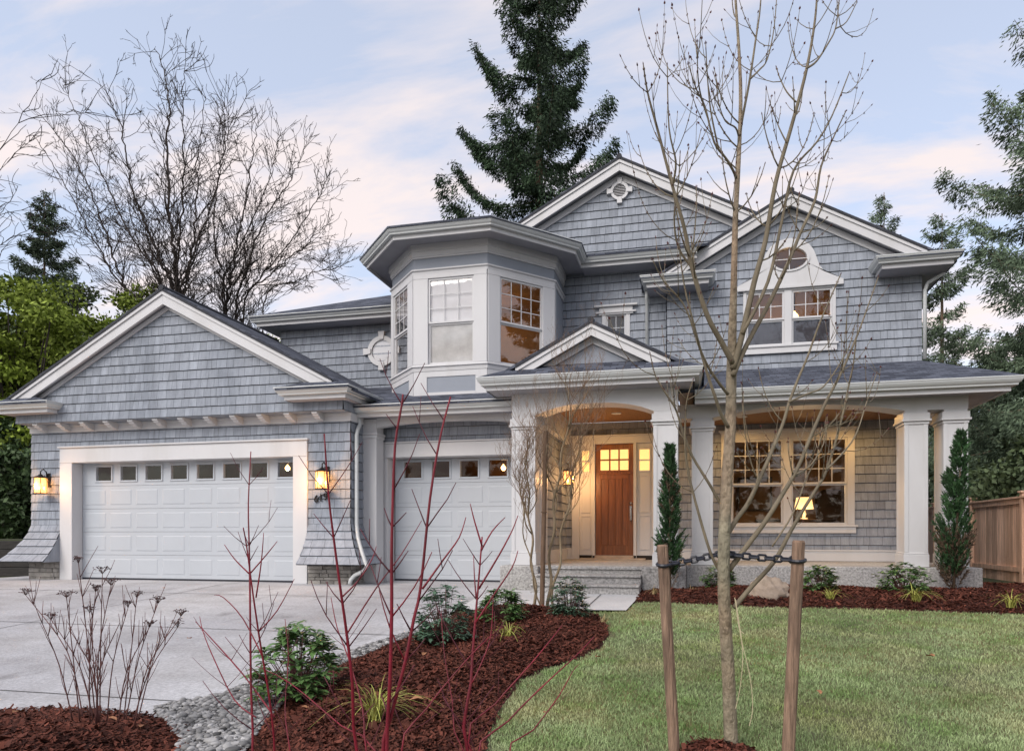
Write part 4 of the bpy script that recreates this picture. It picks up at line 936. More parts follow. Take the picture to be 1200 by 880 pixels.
# ================================================================== LAMPS AND SMALL THINGS
def lantern(base, out, label, h=.30, r=.115):
    "base: point on the wall; out: unit vector away from the wall"
    t = thing('wall_lantern', base, label, 'lantern', 'lit wall lanterns')
    b = Vector(base); o = Vector(out); c = b + o * .17
    m = MB(); side = Vector((-o.y, o.x, 0)); m.prism([b + side * .05 + Vector((0, 0, .02)), b - side * .05 + Vector((0, 0, .02)), b - side * .05 + Vector((0, 0, .30)), b + side * .05 + Vector((0, 0, .30))], o * .02)
    m.build('back_plate', BRONZE, t, bevel=.004)
    m = MB(); m.tube([b + o * .02 + Vector((0, 0, .20)), b + o * .05 + Vector((0, 0, .32)), b + o * .11 + Vector((0, 0, .37)), c + Vector((0, 0, .33)), c + Vector((0, 0, .26))], .011, 6)
    m.tube([b + o * .02 + Vector((0, 0, .12)), b + o * .09 + Vector((0, 0, .20)), b + o * .08 + Vector((0, 0, .26))], .007, 5); m.build('arm', BRONZE, t, smooth=True)
    m = MB(); m.lathe(c, [(.02, .27), (.035, .255), (.05, .24), (.09, .225), (r + .02, .20), (r + .02, .19), (.01, .189)][::-1], 20); m.lathe(c, [(r + .012, .19 - h - .015), (r + .012, .19 - h), (.01, .19 - h + .001)], 20)
    for k in range(6):
        a = k * math.pi / 3 + .3; p = c + Vector((math.cos(a) * (r + .004), math.sin(a) * (r + .004), 0)); m.tube([p + Vector((0, 0, .19)), p + Vector((0, 0, .19 - h))], .006, 4)
    m.build('frame', BRONZE, t)
    m = MB(); m.lathe(c, [(r - .004, .187 - h + .004), (r - .002, .04), (r - .004, .187)], 24); m.build('glass', LANTERN, t, smooth=True)
    m = MB()
    for k in range(3):
        a = k * 2.09 + .5; p = c + Vector((math.cos(a) * .06, math.sin(a) * .06, -.02)); m.lathe(p, [(.004, -.03), (.014, .0), (.012, .025), (.003, .05)], 8)
    m.build('bulb', BULB, t, smooth=True)
    for q in (Vector((0, 0, -.02)),): lamp('lantern_light', c + o * .135 + Vector((0, 0, .02)), 17, (1.0, .52, .20), .06, t)
lantern(at(57, 572, D - .02), (0, -1, 0), 'lit bronze wall lantern left of the wide garage door')
lantern(at(383.5, 566, D - .02), (0, -1, 0), 'lit bronze wall lantern above the house number between the two garage doors')
lp = (SX + .02, 13.15, 1.98); lantern(lp, (1, 0, 0), 'lit bronze wall lantern on the entry side wall beside the front door', .27, .10)
def can_light(x, y, z, watts, label):
    t = thing('recessed_light', (x, y, z), label, 'ceiling light', 'recessed porch lights')
    m = MB(); m.lathe((x, y, z), [(.075, -.012), (.095, -.012), (.095, 0), (.075, 0)], 20); m.build('trim_ring', WHITE, t)
    m = MB(); m.lathe((x, y, z), [(.07, -.006), (.07, -.002)], 20); m.build('lens', BULB, t)
    d = bpy.data.lights.new('recessed_lamp', 'SPOT'); d.energy = watts; d.color = (1, .56, .18); d.spot_size = R(176); d.spot_blend = .5; d.shadow_soft_size = .08
    o = bpy.data.objects.new('recessed_lamp', d); COL.objects.link(o); o.parent = t; o.location = (0, 0, -.03)
can_light(-1.45, 12.9, 3.254, 13, 'recessed warm ceiling light inside the entry porch')
can_light(.9, 12.95, 3.11, 32, 'recessed warm ceiling light on the left above the porch window'); can_light(2.9, 12.95, 3.11, 32, 'recessed warm ceiling light on the right above the porch window')
# garage bulbs and inside lamps that show lit through the panes
def pendant(p, top, r, watts, label):
    t = thing('ceiling_bulb', p, label, 'light bulb', 'bulbs lit inside'); m = MB(); m.lathe(p, [(r * .3, -r), (r * .8, -r * .6), (r, 0), (r * .75, r * .6), (r * .3, r), (r * .2, r * 1.4)], 14); m.build('glass', BULB, t, smooth=True)
    m = MB(); m.tube([Vector(p) + Vector((0, 0, r * 1.3)), (p[0], p[1], top)], .012, 6); m.build('stem', BRONZE, t); lamp('bulb_light', Vector(p) + Vector((0, 0, -r - .06)), watts, (1, .62, .28), .05, t)
p = at(337, 548.5, 12.6); pendant(p, 2.9, .055, 5, 'bulb glowing behind the right end pane of the wide garage door')
p = at(590, 548, 13.2); pendant(p, 2.9, .055, 4, 'bulb glowing behind the right end pane of the single garage door')
p = at(931, 371.5, 15.8); pendant(p, 6.9, .09, 14, 'small bulb glowing behind the upstairs gable window')
pendant((-4.2, 13.6, 5.5), 5.95, .06, 5, 'small bulb inside the upstairs bay window')
# living room: lamp on a console table
lx = at(942, 600, 15.4); lx = Vector((lx.x, 15.4, 1.24))
t = thing('table_lamp', lx, 'lit table lamp with a pale drum shade seen through the porch window', 'lamp')
m = MB(); m.lathe(lx, [(.09, 0), (.09, .02), (.03, .04), (.055, .10), (.03, .18), (.02, .24), (.012, .30)], 16); m.build('lamp_base', mat('ceramic', (.62, .55, .45), .3, .1, 6), t, smooth=True)
m = MB(); m.lathe(lx, [(.20, .22), (.155, .47)], 28); m.build('lamp_shade', SHADE, t, smooth=True); lamp('lamp_light', lx + Vector((0, -.02, .62)), 7, (1, .62, .28), .08, t); lamp('lamp_light', lx + Vector((0, -.25, .10)), 3, (1, .62, .28), .08, t)
t = thing('console_table', (lx.x - .2, 15.4, .38), 'dark console table under the lamp in the front room', 'table')
m = MB(); m.box(lx.x - 1.0, lx.x + .6, 15.15, 15.7, 1.19, 1.238); m.build('tabletop', DARKWOOD, t, bevel=.005)
lg = MB(); lg.box(lx.x - .97, lx.x - .91, 15.18, 15.24, .385, 1.189); l0 = lg.build('leg', DARKWOOD, t)
for dx_, dy_ in ((1.5, 0), (0, .44), (1.5, .44)): c = l0.copy(); COL.objects.link(c); c.parent = t; c.location = (dx_, dy_, 0)
fx = at(885, 545, 17.4); m = MB(); m.frame(fx.x - .42, fx.x + .42, 1.5, 2.35, .05, 17.50, 17.56); pf = m.build('picture_frame', DARKWOOD, None, loc=(fx.x, 17.55, 1.5)); tag(pf, 'dark picture frame on the front room wall seen through the left sash', 'picture frame')
m = MB(); m.box(fx.x - .365, fx.x + .365, 17.53, 17.55, 1.555, 2.295); m.build('picture', mat('muted_print', (.16, .11, .07), .7, .6, 2.2), pf)
sp_ = at(980, 585, 16.6)
t = thing('armchair', (sp_.x, 16.6, .385), 'dark upholstered chair back in the right corner of the front room', 'armchair')
m = MB(); m.box(sp_.x - .38, sp_.x + .38, 16.25, 16.95, .62, .86); m.build('seat', DARKWOOD, t, bevel=.05)
m = MB(); m.prism([(sp_.x - .36, 16.85, .86), (sp_.x + .36, 16.85, .86), (sp_.x + .40, 16.95, 1.85), (sp_.x + .22, 16.97, 1.98), (sp_.x - .22, 16.97, 1.98), (sp_.x - .40, 16.95, 1.85)], (0, .14, 0)); m.build('backrest', DARKWOOD, t, bevel=.03)
m = MB(); m.box(sp_.x - .34, sp_.x - .28, 16.3, 16.36, .385, .62); l0 = m.build('leg', DARKWOOD, t)
for dx_, dy_ in ((.62, 0), (0, .55), (.62, .55)): c = l0.copy(); COL.objects.link(c); c.parent = t; c.location = (dx_, dy_, 0)
# outlet and hose bib on the entry wall
m = MB(); m.box(SX + .018, SX + .03, 13.45, 13.53, 1.25, 1.37); m.box(SX + .0301, SX + .034, 13.475, 13.505, 1.29, 1.33); tag(m.build('doorbell_button', CREAM, None, loc=(SX, 13.49, 1.3), bevel=.003), 'small pale doorbell plate on the entry side wall under the lantern', 'doorbell')
m = MB(); m.box(SX + .018, SX + .06, 12.55, 12.63, .86, 1.02); m.box(SX + .061, SX + .068, 12.565, 12.615, .88, 1.0); tag(m.build('outlet_cover', NICKEL, None, loc=(SX, 12.6, .9), bevel=.008), 'metal weatherproof outlet cover low on the entry side wall', 'outlet')

# ================================================================== FENCE, RETAINING WALL, ROCK
fx_ = 6.2; f = thing('board_fence', (fx_, 17, 0), 'tall cedar board fence with cap rail running back along the right side', 'fence')
rng = random.Random(3); ys = 9.6; m = MB(); k = 0; m0 = None
while ys < 25:
    b = MB(); y = ys + .06
    while y < ys + 2.34:
        wd_ = .138; b.box(fx_ - .010 + rng.uniform(-.003, .003), fx_ + .010, y, y + wd_ - .004, gz(y) - .03, gz(y) + 1.56, rng.random()); y += wd_
    b.build('board_panel', CEDAR, f)
    r_ = MB(); r_.box(fx_ - .05, fx_ - .012, ys + .05, ys + 2.35, .18 + gz(ys), .27 + gz(ys), .4); r_.build('rail', CEDAR, f); r_ = MB(); r_.box(fx_ - .05, fx_ - .012, ys + .05, ys + 2.35, 1.50 + gz(ys), 1.59 + gz(ys), .5); r_.build('rail', CEDAR, f)
    c = MB(); c.box(fx_ - .085, fx_ + .06, ys - .0, ys + 2.398, 1.60 + gz(ys), 1.638 + gz(ys), .35); c.build('cap_rail', CEDAR, f, bevel=.004)
    ps = MB(); ps.box(fx_ - .075, fx_ + .03, ys - .055, ys + .048, gz(ys) - .05, 1.70 + gz(ys), .2); ps.box(fx_ - .10, fx_ + .055, ys - .08, ys + .073, 1.702 + gz(ys), 1.74 + gz(ys), .3); ps.build('post', CEDAR, f, bevel=.006)
    ys += 2.4
rw_ = thing('timber_retaining_wall', (-15.2, 12, 0), 'low dark timber retaining wall beside the left corner of the garage', 'retaining wall')
for k in range(4):
    m = MB(); m.box(-20, -13.75 - .03 * k, 11.9 + .04 * k, 12.1 + .04 * k, -.03 + .2 * k, .165 + .2 * k, .3 + .1 * k); m.build('timber', TIMBER, rw_, bevel=.012)
m = MB(); m.box(-13.95, -13.75, 11.7, 11.88, -.03, .8); m.build('post', TIMBER, rw_, bevel=.01)
bk = MB(); bk.prism([(-30, 12.3, .78), (-13.9, 12.3, .78), (-13.4, 30, .9), (-30, 30, 1.6)], (0, 0, -.9)); tag(bk.build('raised_bank', GROUND, None), kind='structure')

def blob(name, c, size, material, seed, amp=.25, sub=4, flat_=.0, label=None, cat=None):
    import bmesh
    bm = bmesh.new(); bmesh.ops.create_icosphere(bm, subdivisions=sub, radius=1); o = Vector((seed * 3.1, seed * 1.7, 0))
    for v in bm.verts:
        p = v.co.copy(); q = 1 + amp * mnoise.noise(p * 1.3 + o) + amp * .5 * mnoise.noise(p * 3.1 + o) + amp * .2 * mnoise.noise(p * 7 + o)
        v.co = Vector((p.x * size[0], p.y * size[1], max(p.z, -.45) * size[2])) * q
    me = bpy.data.meshes.new(name); bm.to_mesh(me); bm.free(); me.materials.append(material)
    for pl in me.polygons: pl.use_smooth = True
    ob = bpy.data.objects.new(name, me); COL.objects.link(ob); ob.location = c; return tag(ob, label, cat)
rk = at(902, 711, 9.75); blob('boulder', (rk.x, 9.85, .06), (.25, .2, .215), ROCK, 2, .42, 4, label='rounded tan boulder lying in the mulch under the porch window', cat='boulder')

# ================================================================== PLANTS
def leaf_cloud(P, D_, ln, wd, rng, fold=.0):
    "arrays of leaf centres P and directions D_ -> quads (diamond leaves)"
    k = len(P); D_ = D_ / np.linalg.norm(D_, axis=1, keepdims=True)
    rnd = rng.normal(size=(k, 3)); S = np.cross(D_, rnd); S /= np.linalg.norm(S, axis=1, keepdims=True) + 1e-9
    ln = np.asarray(ln).reshape(-1, 1); wd = np.asarray(wd).reshape(-1, 1)
    V = np.stack([P, P + D_ * ln * .45 + S * wd, P + D_ * ln, P + D_ * ln * .45 - S * wd], 1).reshape(-1, 3)
    return V, np.arange(k * 4).reshape(-1, 4)
def rhodo(px, py, Y, rad, hgt, seed, label, group='broadleaf shrubs in the beds', material=None, lsize=.10, n=70, name='rhododendron', per=9):
    p = at(px, py, Y); z0 = gz(Y) + .05; t = thing(name, (p.x, Y, z0), label, 'shrub', group); rng = np.random.default_rng(seed)
    c = np.array([p.x, Y, z0]); P = []; DD = []; T = []; st = MB()
    for i in range(n):
        a = rng.uniform(0, 6.283); th = rng.uniform(-.35, 1) ; rr_ = rng.uniform(.7, 1.06)
        u = math.sqrt(max(0, 1 - max(0, th) ** 2)); r = rad * u * rr_ * rng.uniform(.8, 1); w = c + np.array([math.cos(a) * r, math.sin(a) * r, hgt * (.28 + .66 * th * rr_)])
        st.tube([tuple(c + np.array([rng.normal() * .02, rng.normal() * .02, 0])), tuple(c * .4 + w * .6 + np.array([0, 0, -.02])), tuple(w)], [.006, .003, .002], 4)
        ax = np.array([math.cos(a) * .6 * u, math.sin(a) * .6 * u, .6])
        tt = rng.uniform(.15, .9)
        for q in range(per):
            b = q * 2.4 + rng.random(); d = np.array([math.cos(b), math.sin(b), rng.uniform(-.45, .35)]) + ax * .5
            P.append(w + np.array([0, 0, rng.normal() * .012])); DD.append(d); T.append(np.clip(tt + rng.normal() * .15, 0, 1))
    P = np.array(P); DD = np.array(DD); T = np.array(T); k = len(P); DD /= np.linalg.norm(DD, axis=1, keepdims=True)
    L_ = lsize * rng.uniform(.6, 1.15, (k, 1)); Wd = L_ * .17
    S = np.cross(DD, np.array([0, 0, 1.0])); S /= np.linalg.norm(S, axis=1, keepdims=True) + 1e-9; U = np.cross(S, DD)
    droop = np.array([0, 0, -1.0]) * L_ * .22
    a0, a1, a2, a3 = P, P + DD * L_ * .3, P + DD * L_ * .7 + droop * .4, P + DD * L_ + droop
    up = U * Wd * .35
    V = np.stack([a0, a1 + S * Wd + up, a1, a1 - S * Wd + up, a2 + S * Wd * .95 + up, a2, a2 - S * Wd * .95 + up, a3], 1).reshape(-1, 3); i = np.arange(k)[:, None] * 8
    F = np.concatenate([i + np.array([[0, 1, 2, 2]])[:, [0, 1, 2]], i + np.array([[0, 2, 3]]), i + np.array([[4, 7, 5]]), i + np.array([[5, 7, 6]])]); Q = np.concatenate([i + np.array([[1, 4, 5]]), i + np.array([[1, 5, 2]]), i + np.array([[2, 5, 6]]), i + np.array([[2, 6, 3]])])
    F = np.concatenate([F, Q]); np_mesh('foliage', V, F, np.tile(T, 8), material or RHODO, t)
    st.build('stems', DRYSTEM, t); return t
rhodo(350, 828, 4.5, .31, .60, 1, 'lush rhododendron standing by the pebble strip at the driveway edge', n=110, lsize=.11)
rhodo(587, 736, 7.45, .29, .42, 2, 'leafy green shrub in the middle of the mulch bed near the corkscrew tree', n=90, lsize=.10)
rhodo(843, 692, 10.75, .25, .42, 3, 'low rhododendron behind the staked young tree, against the porch slab', n=70)
rhodo(960, 700, 10.45, .27, .42, 4, 'low rhododendron between the boulder and the right stake by the porch slab', n=80)
rhodo(1060, 697, 10.6, .38, .44, 5, 'low rhododendron in front of the paired porch columns', n=100)
rhodo(522, 765, 6.3, .30, .62, 6, 'sparse blue-green shrub at the driveway side of the mulch bed', material=HOLLY, lsize=.085, n=105, name='evergreen_shrub', per=11)
rhodo(667, 730, 7.9, .24, .50, 7, 'small dark holly-like shrub at the foot of the corkscrew tree', material=HOLLY, lsize=.08, n=95, name='evergreen_shrub', per=11)
def tuft(px, py, Y, n, ln, seed, label, material, z=.05, spread=1.0, name='grass_tuft', wid=.006):
    p = at(px, py, Y); z0 = gz(Y) + z; rng = random.Random(seed); m = MB()
    for i in range(n):
        a = rng.uniform(0, 6.283); L_ = ln * rng.uniform(.55, 1.1); out = rng.uniform(.25, 1.0) * spread; c = Vector((p.x + rng.gauss(0, .02), Y + rng.gauss(0, .02), z0)); d = Vector((math.cos(a), math.sin(a), 0)); s = Vector((-d.y, d.x, 0)) * wid * rng.uniform(.6, 1.2); t_ = rng.random(); pv = None
        for k in range(6):
            u = k / 5; q = c + d * (L_ * out * u * (.55 + .45 * u)) + Vector((0, 0, L_ * (1.15 * u - (.35 + .75 * out) * u * u))); wv = s * (1 - .85 * u)
            if pv: m.poly([pv[0] - pv[1], pv[0] + pv[1], q + wv, q - wv], t_)
            pv = (q, wv)
    return tag(m.build(name, material, None, loc=(p.x, Y, z0)), label, 'grass tuft', 'grass tufts in the beds')
tuft(440, 866, 3.98, 70, .50, 1, 'large yellow variegated grass tuft arching among the red stems', YELLOWG, .10, 1.0, wid=.005)
tuft(594, 762, 6.5, 40, .36, 2, 'yellow grass tuft in front of the leafy shrub in the mulch bed', YELLOWG, .09)
tuft(972, 710, 9.72, 40, .34, 3, 'yellow-green grass tuft at the lawn edge right of the right stake', YELLOWG, .06)
tuft(1073, 712, 9.65, 60, .42, 4, 'wide yellow-green grass tuft at the lawn edge before the paired columns', YELLOWG, .06)
tuft(1185, 718, 9.4, 50, .44, 5, 'pale straw-tipped grass tuft near the fence at the right edge', YELLOWG, .05)
tuft(767, 702, 9.95, 26, .22, 6, 'small straw-coloured tuft beside the walkway behind the left stake', DRYG, .05)
tuft(812, 698, 10.1, 24, .22, 7, 'small straw-coloured tuft left of the staked tree near the porch slab', DRYG, .05)
tuft(708, 738, 7.75, 14, .16, 8, 'tiny straw-coloured tuft at the tip of the mulch bed', DRYG, .05)

def cypress(px, pyb, pyt, Y, wmax, seed, label, lean=0.0, brown=0):
    p = at(px, pyb, Y); top = at(px, pyt, Y).z; z0 = gz(Y) + .04; H_ = top - z0; t = thing('columnar_cypress', (p.x, Y, z0), label, 'conifer', 'columnar conifers by the porch'); rng = np.random.default_rng(seed)
    m = MB(); m.tube([(p.x, Y, z0 - .05), (p.x + lean * .4, Y, z0 + H_ * .4), (p.x + lean, Y, top - .1)], [.024, .016, .004], 6); m.build('trunk', FIRBARK, t, smooth=True)
    for nm, mt, n, lo in (('crown', CYP, 520, .10), ('bronze_tips', CYPR, 60 if not brown else 150, .04)):
        P = []; DD = []; T = []; 
        for i in range(n):
            u = rng.uniform(lo, 1) if nm == 'crown' else rng.uniform(.02, .35 if brown else .9); prof = wmax * (min(1, (u + .08) / .33) ** .8 if u < .28 else (1 - ((u - .28) / .74)) ** .75) * (1 + .25 * math.sin(u * 17 + seed)); a = rng.uniform(0, 6.283); r = prof * rng.uniform(.25, 1) 
            c = np.array([p.x + lean * u * u + math.cos(a) * r * .55, Y + math.sin(a) * r * .55, z0 + H_ * u * .97]); d = np.array([math.cos(a) * .55, math.sin(a) * .55, 1.0]); ln = (.10 + .16 * (1 - u)) * rng.uniform(.7, 1.3); tt = rng.random()
            for q in range(24):
                f_ = rng.random(); dd = d + rng.normal(size=3) * .38; P.append(c + d * ln * f_ * .8); DD.append(dd); T.append(np.clip(tt + rng.normal() * .15, 0, 1))
        P = np.array(P); DD = np.array(DD); V, F = leaf_cloud(P, DD, rng.uniform(.04, .085, len(P)), rng.uniform(.005, .010, len(P)), rng); np_mesh(nm, V, F, np.array(T), mt, t)
cypress(785, 692, 522, 10.25, .20, 3, 'narrow green cypress between the entry column and the left porch column')
cypress(1117, 692, 505, 11.0, .34, 8, 'broader leaning cypress with bronze base before the paired porch columns', .12, 1)

# ---- bare branching helper
def wander(p, d, length, rng, seg=.12, jit=.25, up=.15):
    pts = [p.copy()]; n = max(2, int(length / seg)); d = d.normalized()
    for i in range(n):
        d = (d + Vector((rng.gauss(0, jit), rng.gauss(0, jit), rng.gauss(0, jit))) * .35 + Vector((0, 0, up)) * .3).normalized(); p = p + d * (length / n); pts.append(p.copy())
    return pts
def taper(n, r0, r1): return [r0 + (r1 - r0) * k / max(1, n - 1) for k in range(n)]

# ---- red twig dogwoods (traced canes, nearest to the camera)
def cane(pxs, Y, dY=0.0):
    n = len(pxs); return [at(x, y, Y + dY * k / (n - 1)) for k, (x, y) in enumerate(pxs)]
def smoothpts(pts, sub=3):
    out = []; P = [pts[0]] + pts + [pts[-1]]
    for i in range(1, len(P) - 2):
        for k in range(sub):
            t = k / sub; a, b, c, d = P[i - 1], P[i], P[i + 1], P[i + 2]
            out.append(.5 * ((2 * b) + (c - a) * t + (2 * a - 5 * b + 4 * c - d) * t * t + (3 * b - a - 3 * c + d) * t ** 3))
    out.append(pts[-1]); return out
def dogwood(label, base, Y, canes, seed, r0=.0063):
    z = gz(Y); t = thing('red_twig_dogwood', (base, Y, z), label, 'shrub', 'bare red-stemmed dogwoods'); rng = random.Random(seed); cm = MB(); tw = MB()
    for pxs, rad, dY, side in canes:
        pts = cane(pxs, Y, dY); foot = Vector((base + rng.gauss(0, .10), Y + rng.gauss(0, .08), z - .03))
        if pxs[0][1] > 840: pts = [foot, foot.lerp(pts[0], .5) + Vector((0, 0, .04))] + pts
        pts = smoothpts(pts); n = len(pts); cm.tube(pts, [rad * r0 * (1 - .62 * (k / (n - 1)) ** 1.4) for k in range(n)], 7)
        if side:
            for q in range(side):
                k = int(n * (.30 + .66 * (q + rng.random() * .6) / side)); k = min(k, n - 2); d = (pts[k + 1] - pts[k]).normalized(); lat = Vector((1, .5 * rng.uniform(-1, 1), 0)); rr = rad * r0 * (.52 - .25 * k / n)
                for s in ((-1, 1) if rng.random() < .75 else (rng.choice((-1, 1)),)):
                    L_ = rng.uniform(.07, .27) * (1.15 - .6 * k / n); v = (d * rng.uniform(.6, 1.1) + lat * s * .75).normalized(); w_ = wander(pts[k], v, L_, rng, .05, .12, .45); (tw if rr < r0 * .4 or L_ < .18 else cm).tube(w_, taper(len(w_), rr, rr * .5), 5)
                    if L_ > .15 and rng.random() < .7: j = len(w_) // 2; w2 = wander(w_[j], (v + Vector((-s * .8, 0, .5))).normalized(), L_ * .45, rng, .05, .1, .4); tw.tube(w2, taper(len(w2), rr * .6, rr * .4), 4)
    cm.build('canes', REDBARK, t, smooth=True); tw.build('twigs', REDTWIG, t, smooth=True)
dogwood('thin red-stemmed dogwood in front of the wide garage door, leftmost of the red shrubs', -1.35, 2.0, [
    ([(296, 885), (294, 800), (293, 700), (292, 640), (291, 590), (294, 529)], .75, .15, 5), ([(322, 890), (316, 820), (306, 760), (297, 700), (289, 640), (285, 618)], .7, -.1, 4),
    ([(322, 840), (285, 790), (245, 745), (229, 728)], .5, .2, 1), ([(300, 840), (275, 820), (250, 770), (238, 740), (234, 722)], .4, .1, 1), ([(308, 770), (285, 725), (262, 700), (251, 697)], .4, .1, 0),
    ([(292, 672), (275, 655), (263, 638)], .42, .05, 0), ([(293, 672), (312, 650), (325, 634)], .42, .05, 0), ([(303, 740), (325, 715), (345, 678)], .4, .05, 0), ([(300, 700), (306, 660), (309, 624)], .42, 0, 0), ([(340, 880), (334, 830), (338, 770), (334, 725)], .45, .2, 2)], 5)
dogwood('tall crimson dogwood in front of the lantern pier and single garage door', -.62, 1.75, [
    ([(419, 885), (413, 800), (406, 740), (399, 690), (391, 630), (385, 579), (380, 508)], .85, -.1, 5), ([(453, 885), (457, 800), (459, 723), (459, 650), (460, 600), (463, 522), (471, 474), (472, 462)], 1.0, .0, 7), ([(449, 890), (458, 840), (475, 775), (485, 725), (493, 688), (504, 584), (516, 512), (528, 465)], 1.05, .1, 7),
    ([(470, 885), (500, 830), (545, 775), (575, 745), (592, 732)], .5, .3, 2), ([(430, 885), (425, 830), (408, 770), (395, 735), (388, 700)], .5, .2, 2), ([(495, 690), (520, 655), (538, 630), (546, 606)], .5, .1, 0), ([(405, 745), (440, 690), (470, 650), (494, 610)], .4, .2, 0), ([(400, 700), (420, 680), (436, 655), (441, 640)], .4, .1, 0), ([(440, 880), (400, 850), (340, 800), (300, 780)], .5, .3, 1)], 9)
dogwood('red dogwood with long low sprays over the lawn edge, rightmost of the red shrubs', -.22, 1.9, [
    ([(549, 885), (552, 800), (554, 765), (558, 715), (561, 680), (565, 629)], .95, .1, 5), ([(565, 640), (556, 610), (551, 590)], .45, 0, 0), ([(564, 645), (577, 622), (592, 606)], .45, .05, 0), ([(561, 690), (585, 650), (600, 622), (607, 604)], .5, .05, 0), ([(557, 730), (580, 695), (600, 665), (607, 645)], .5, .05, 0), ([(558, 700), (556, 675), (555, 650)], .4, .05, 0),
    ([(549, 870), (580, 825), (620, 780), (645, 750), (659, 732)], .55, .25, 1), ([(560, 890), (595, 845), (640, 800), (675, 768), (696, 746)], .6, .3, 1), ([(596, 890), (625, 855), (655, 815), (672, 785), (679, 778)], .45, .3, 1), ([(553, 800), (565, 775), (575, 745), (578, 700)], .4, .1, 1), ([(546, 885), (530, 820), (520, 760), (517, 715)], .4, .2, 2)], 13)

# ---- dried perennial shrub on the left mound
def dried_shrub():
    t = thing('dried_shrub', (-3.72, 3.55, gz(3.55) + .17), 'dry brown shrub with flat dead flower heads on the left mulch mound', 'shrub'); rng = random.Random(4); sm = MB(); hd = MB()
    tips = [(112, 693), (30, 697), (78, 700), (92, 660), (120, 672), (130, 686), (160, 700), (185, 707), (212, 722), (60, 726), (105, 718), (150, 712), (175, 735), (208, 735), (140, 730), (80, 735), (45, 720), (190, 742)]
    for i, (x, y) in enumerate(tips):
        Y = 3.55 + rng.uniform(-.22, .25); bx = 122 + (x - 122) * .35 + rng.uniform(-10, 10); b = at(bx, 850, 3.55); b.z = gz(3.55) + .15; b.y = 3.55 + (Y - 3.55) * .3; tp = at(x, y, Y); mid = b.lerp(tp, .5) + Vector((-(tp.x - b.x) * .18, 0, .02)); pts = smoothpts([b, mid, tp], 4); sm.tube(pts, taper(len(pts), .0045, .002), 5)
        for q in range(rng.randint(7, 12)):
            k = rng.randint(2, len(pts) - 2); v = Vector((rng.uniform(-.5, .5), rng.uniform(-.4, .4), 1)); w_ = wander(pts[k], v, rng.uniform(.08, .22), rng, .04, .12, .2); sm.tube(w_, taper(len(w_), .0022, .0012), 4)
        if i < 14:
            R_ = rng.uniform(.028, .055)
            for q in range(16):
                a = rng.uniform(0, 6.283); r_ = R_ * math.sqrt(rng.random()); e = tp + Vector((math.cos(a) * r_, math.sin(a) * r_, .035 + rng.gauss(0, .006))); sm.tube([tp, tp.lerp(e, .6) + Vector((0, 0, .006)), e], [.0014, .0011, .001], 3)
                for g in range(3): c = e + Vector((rng.gauss(0, .006), rng.gauss(0, .006), rng.gauss(0, .003))); s_ = rng.uniform(.003, .006); hd.lathe(c, [(.001, -s_ * .6), (s_, 0), (.001, s_ * .6)], 5, rng.random())
    sm.build('stems', DRYSTEM, t, smooth=True); hd.build('flower_heads', DRYHEAD, t)
dried_shrub()

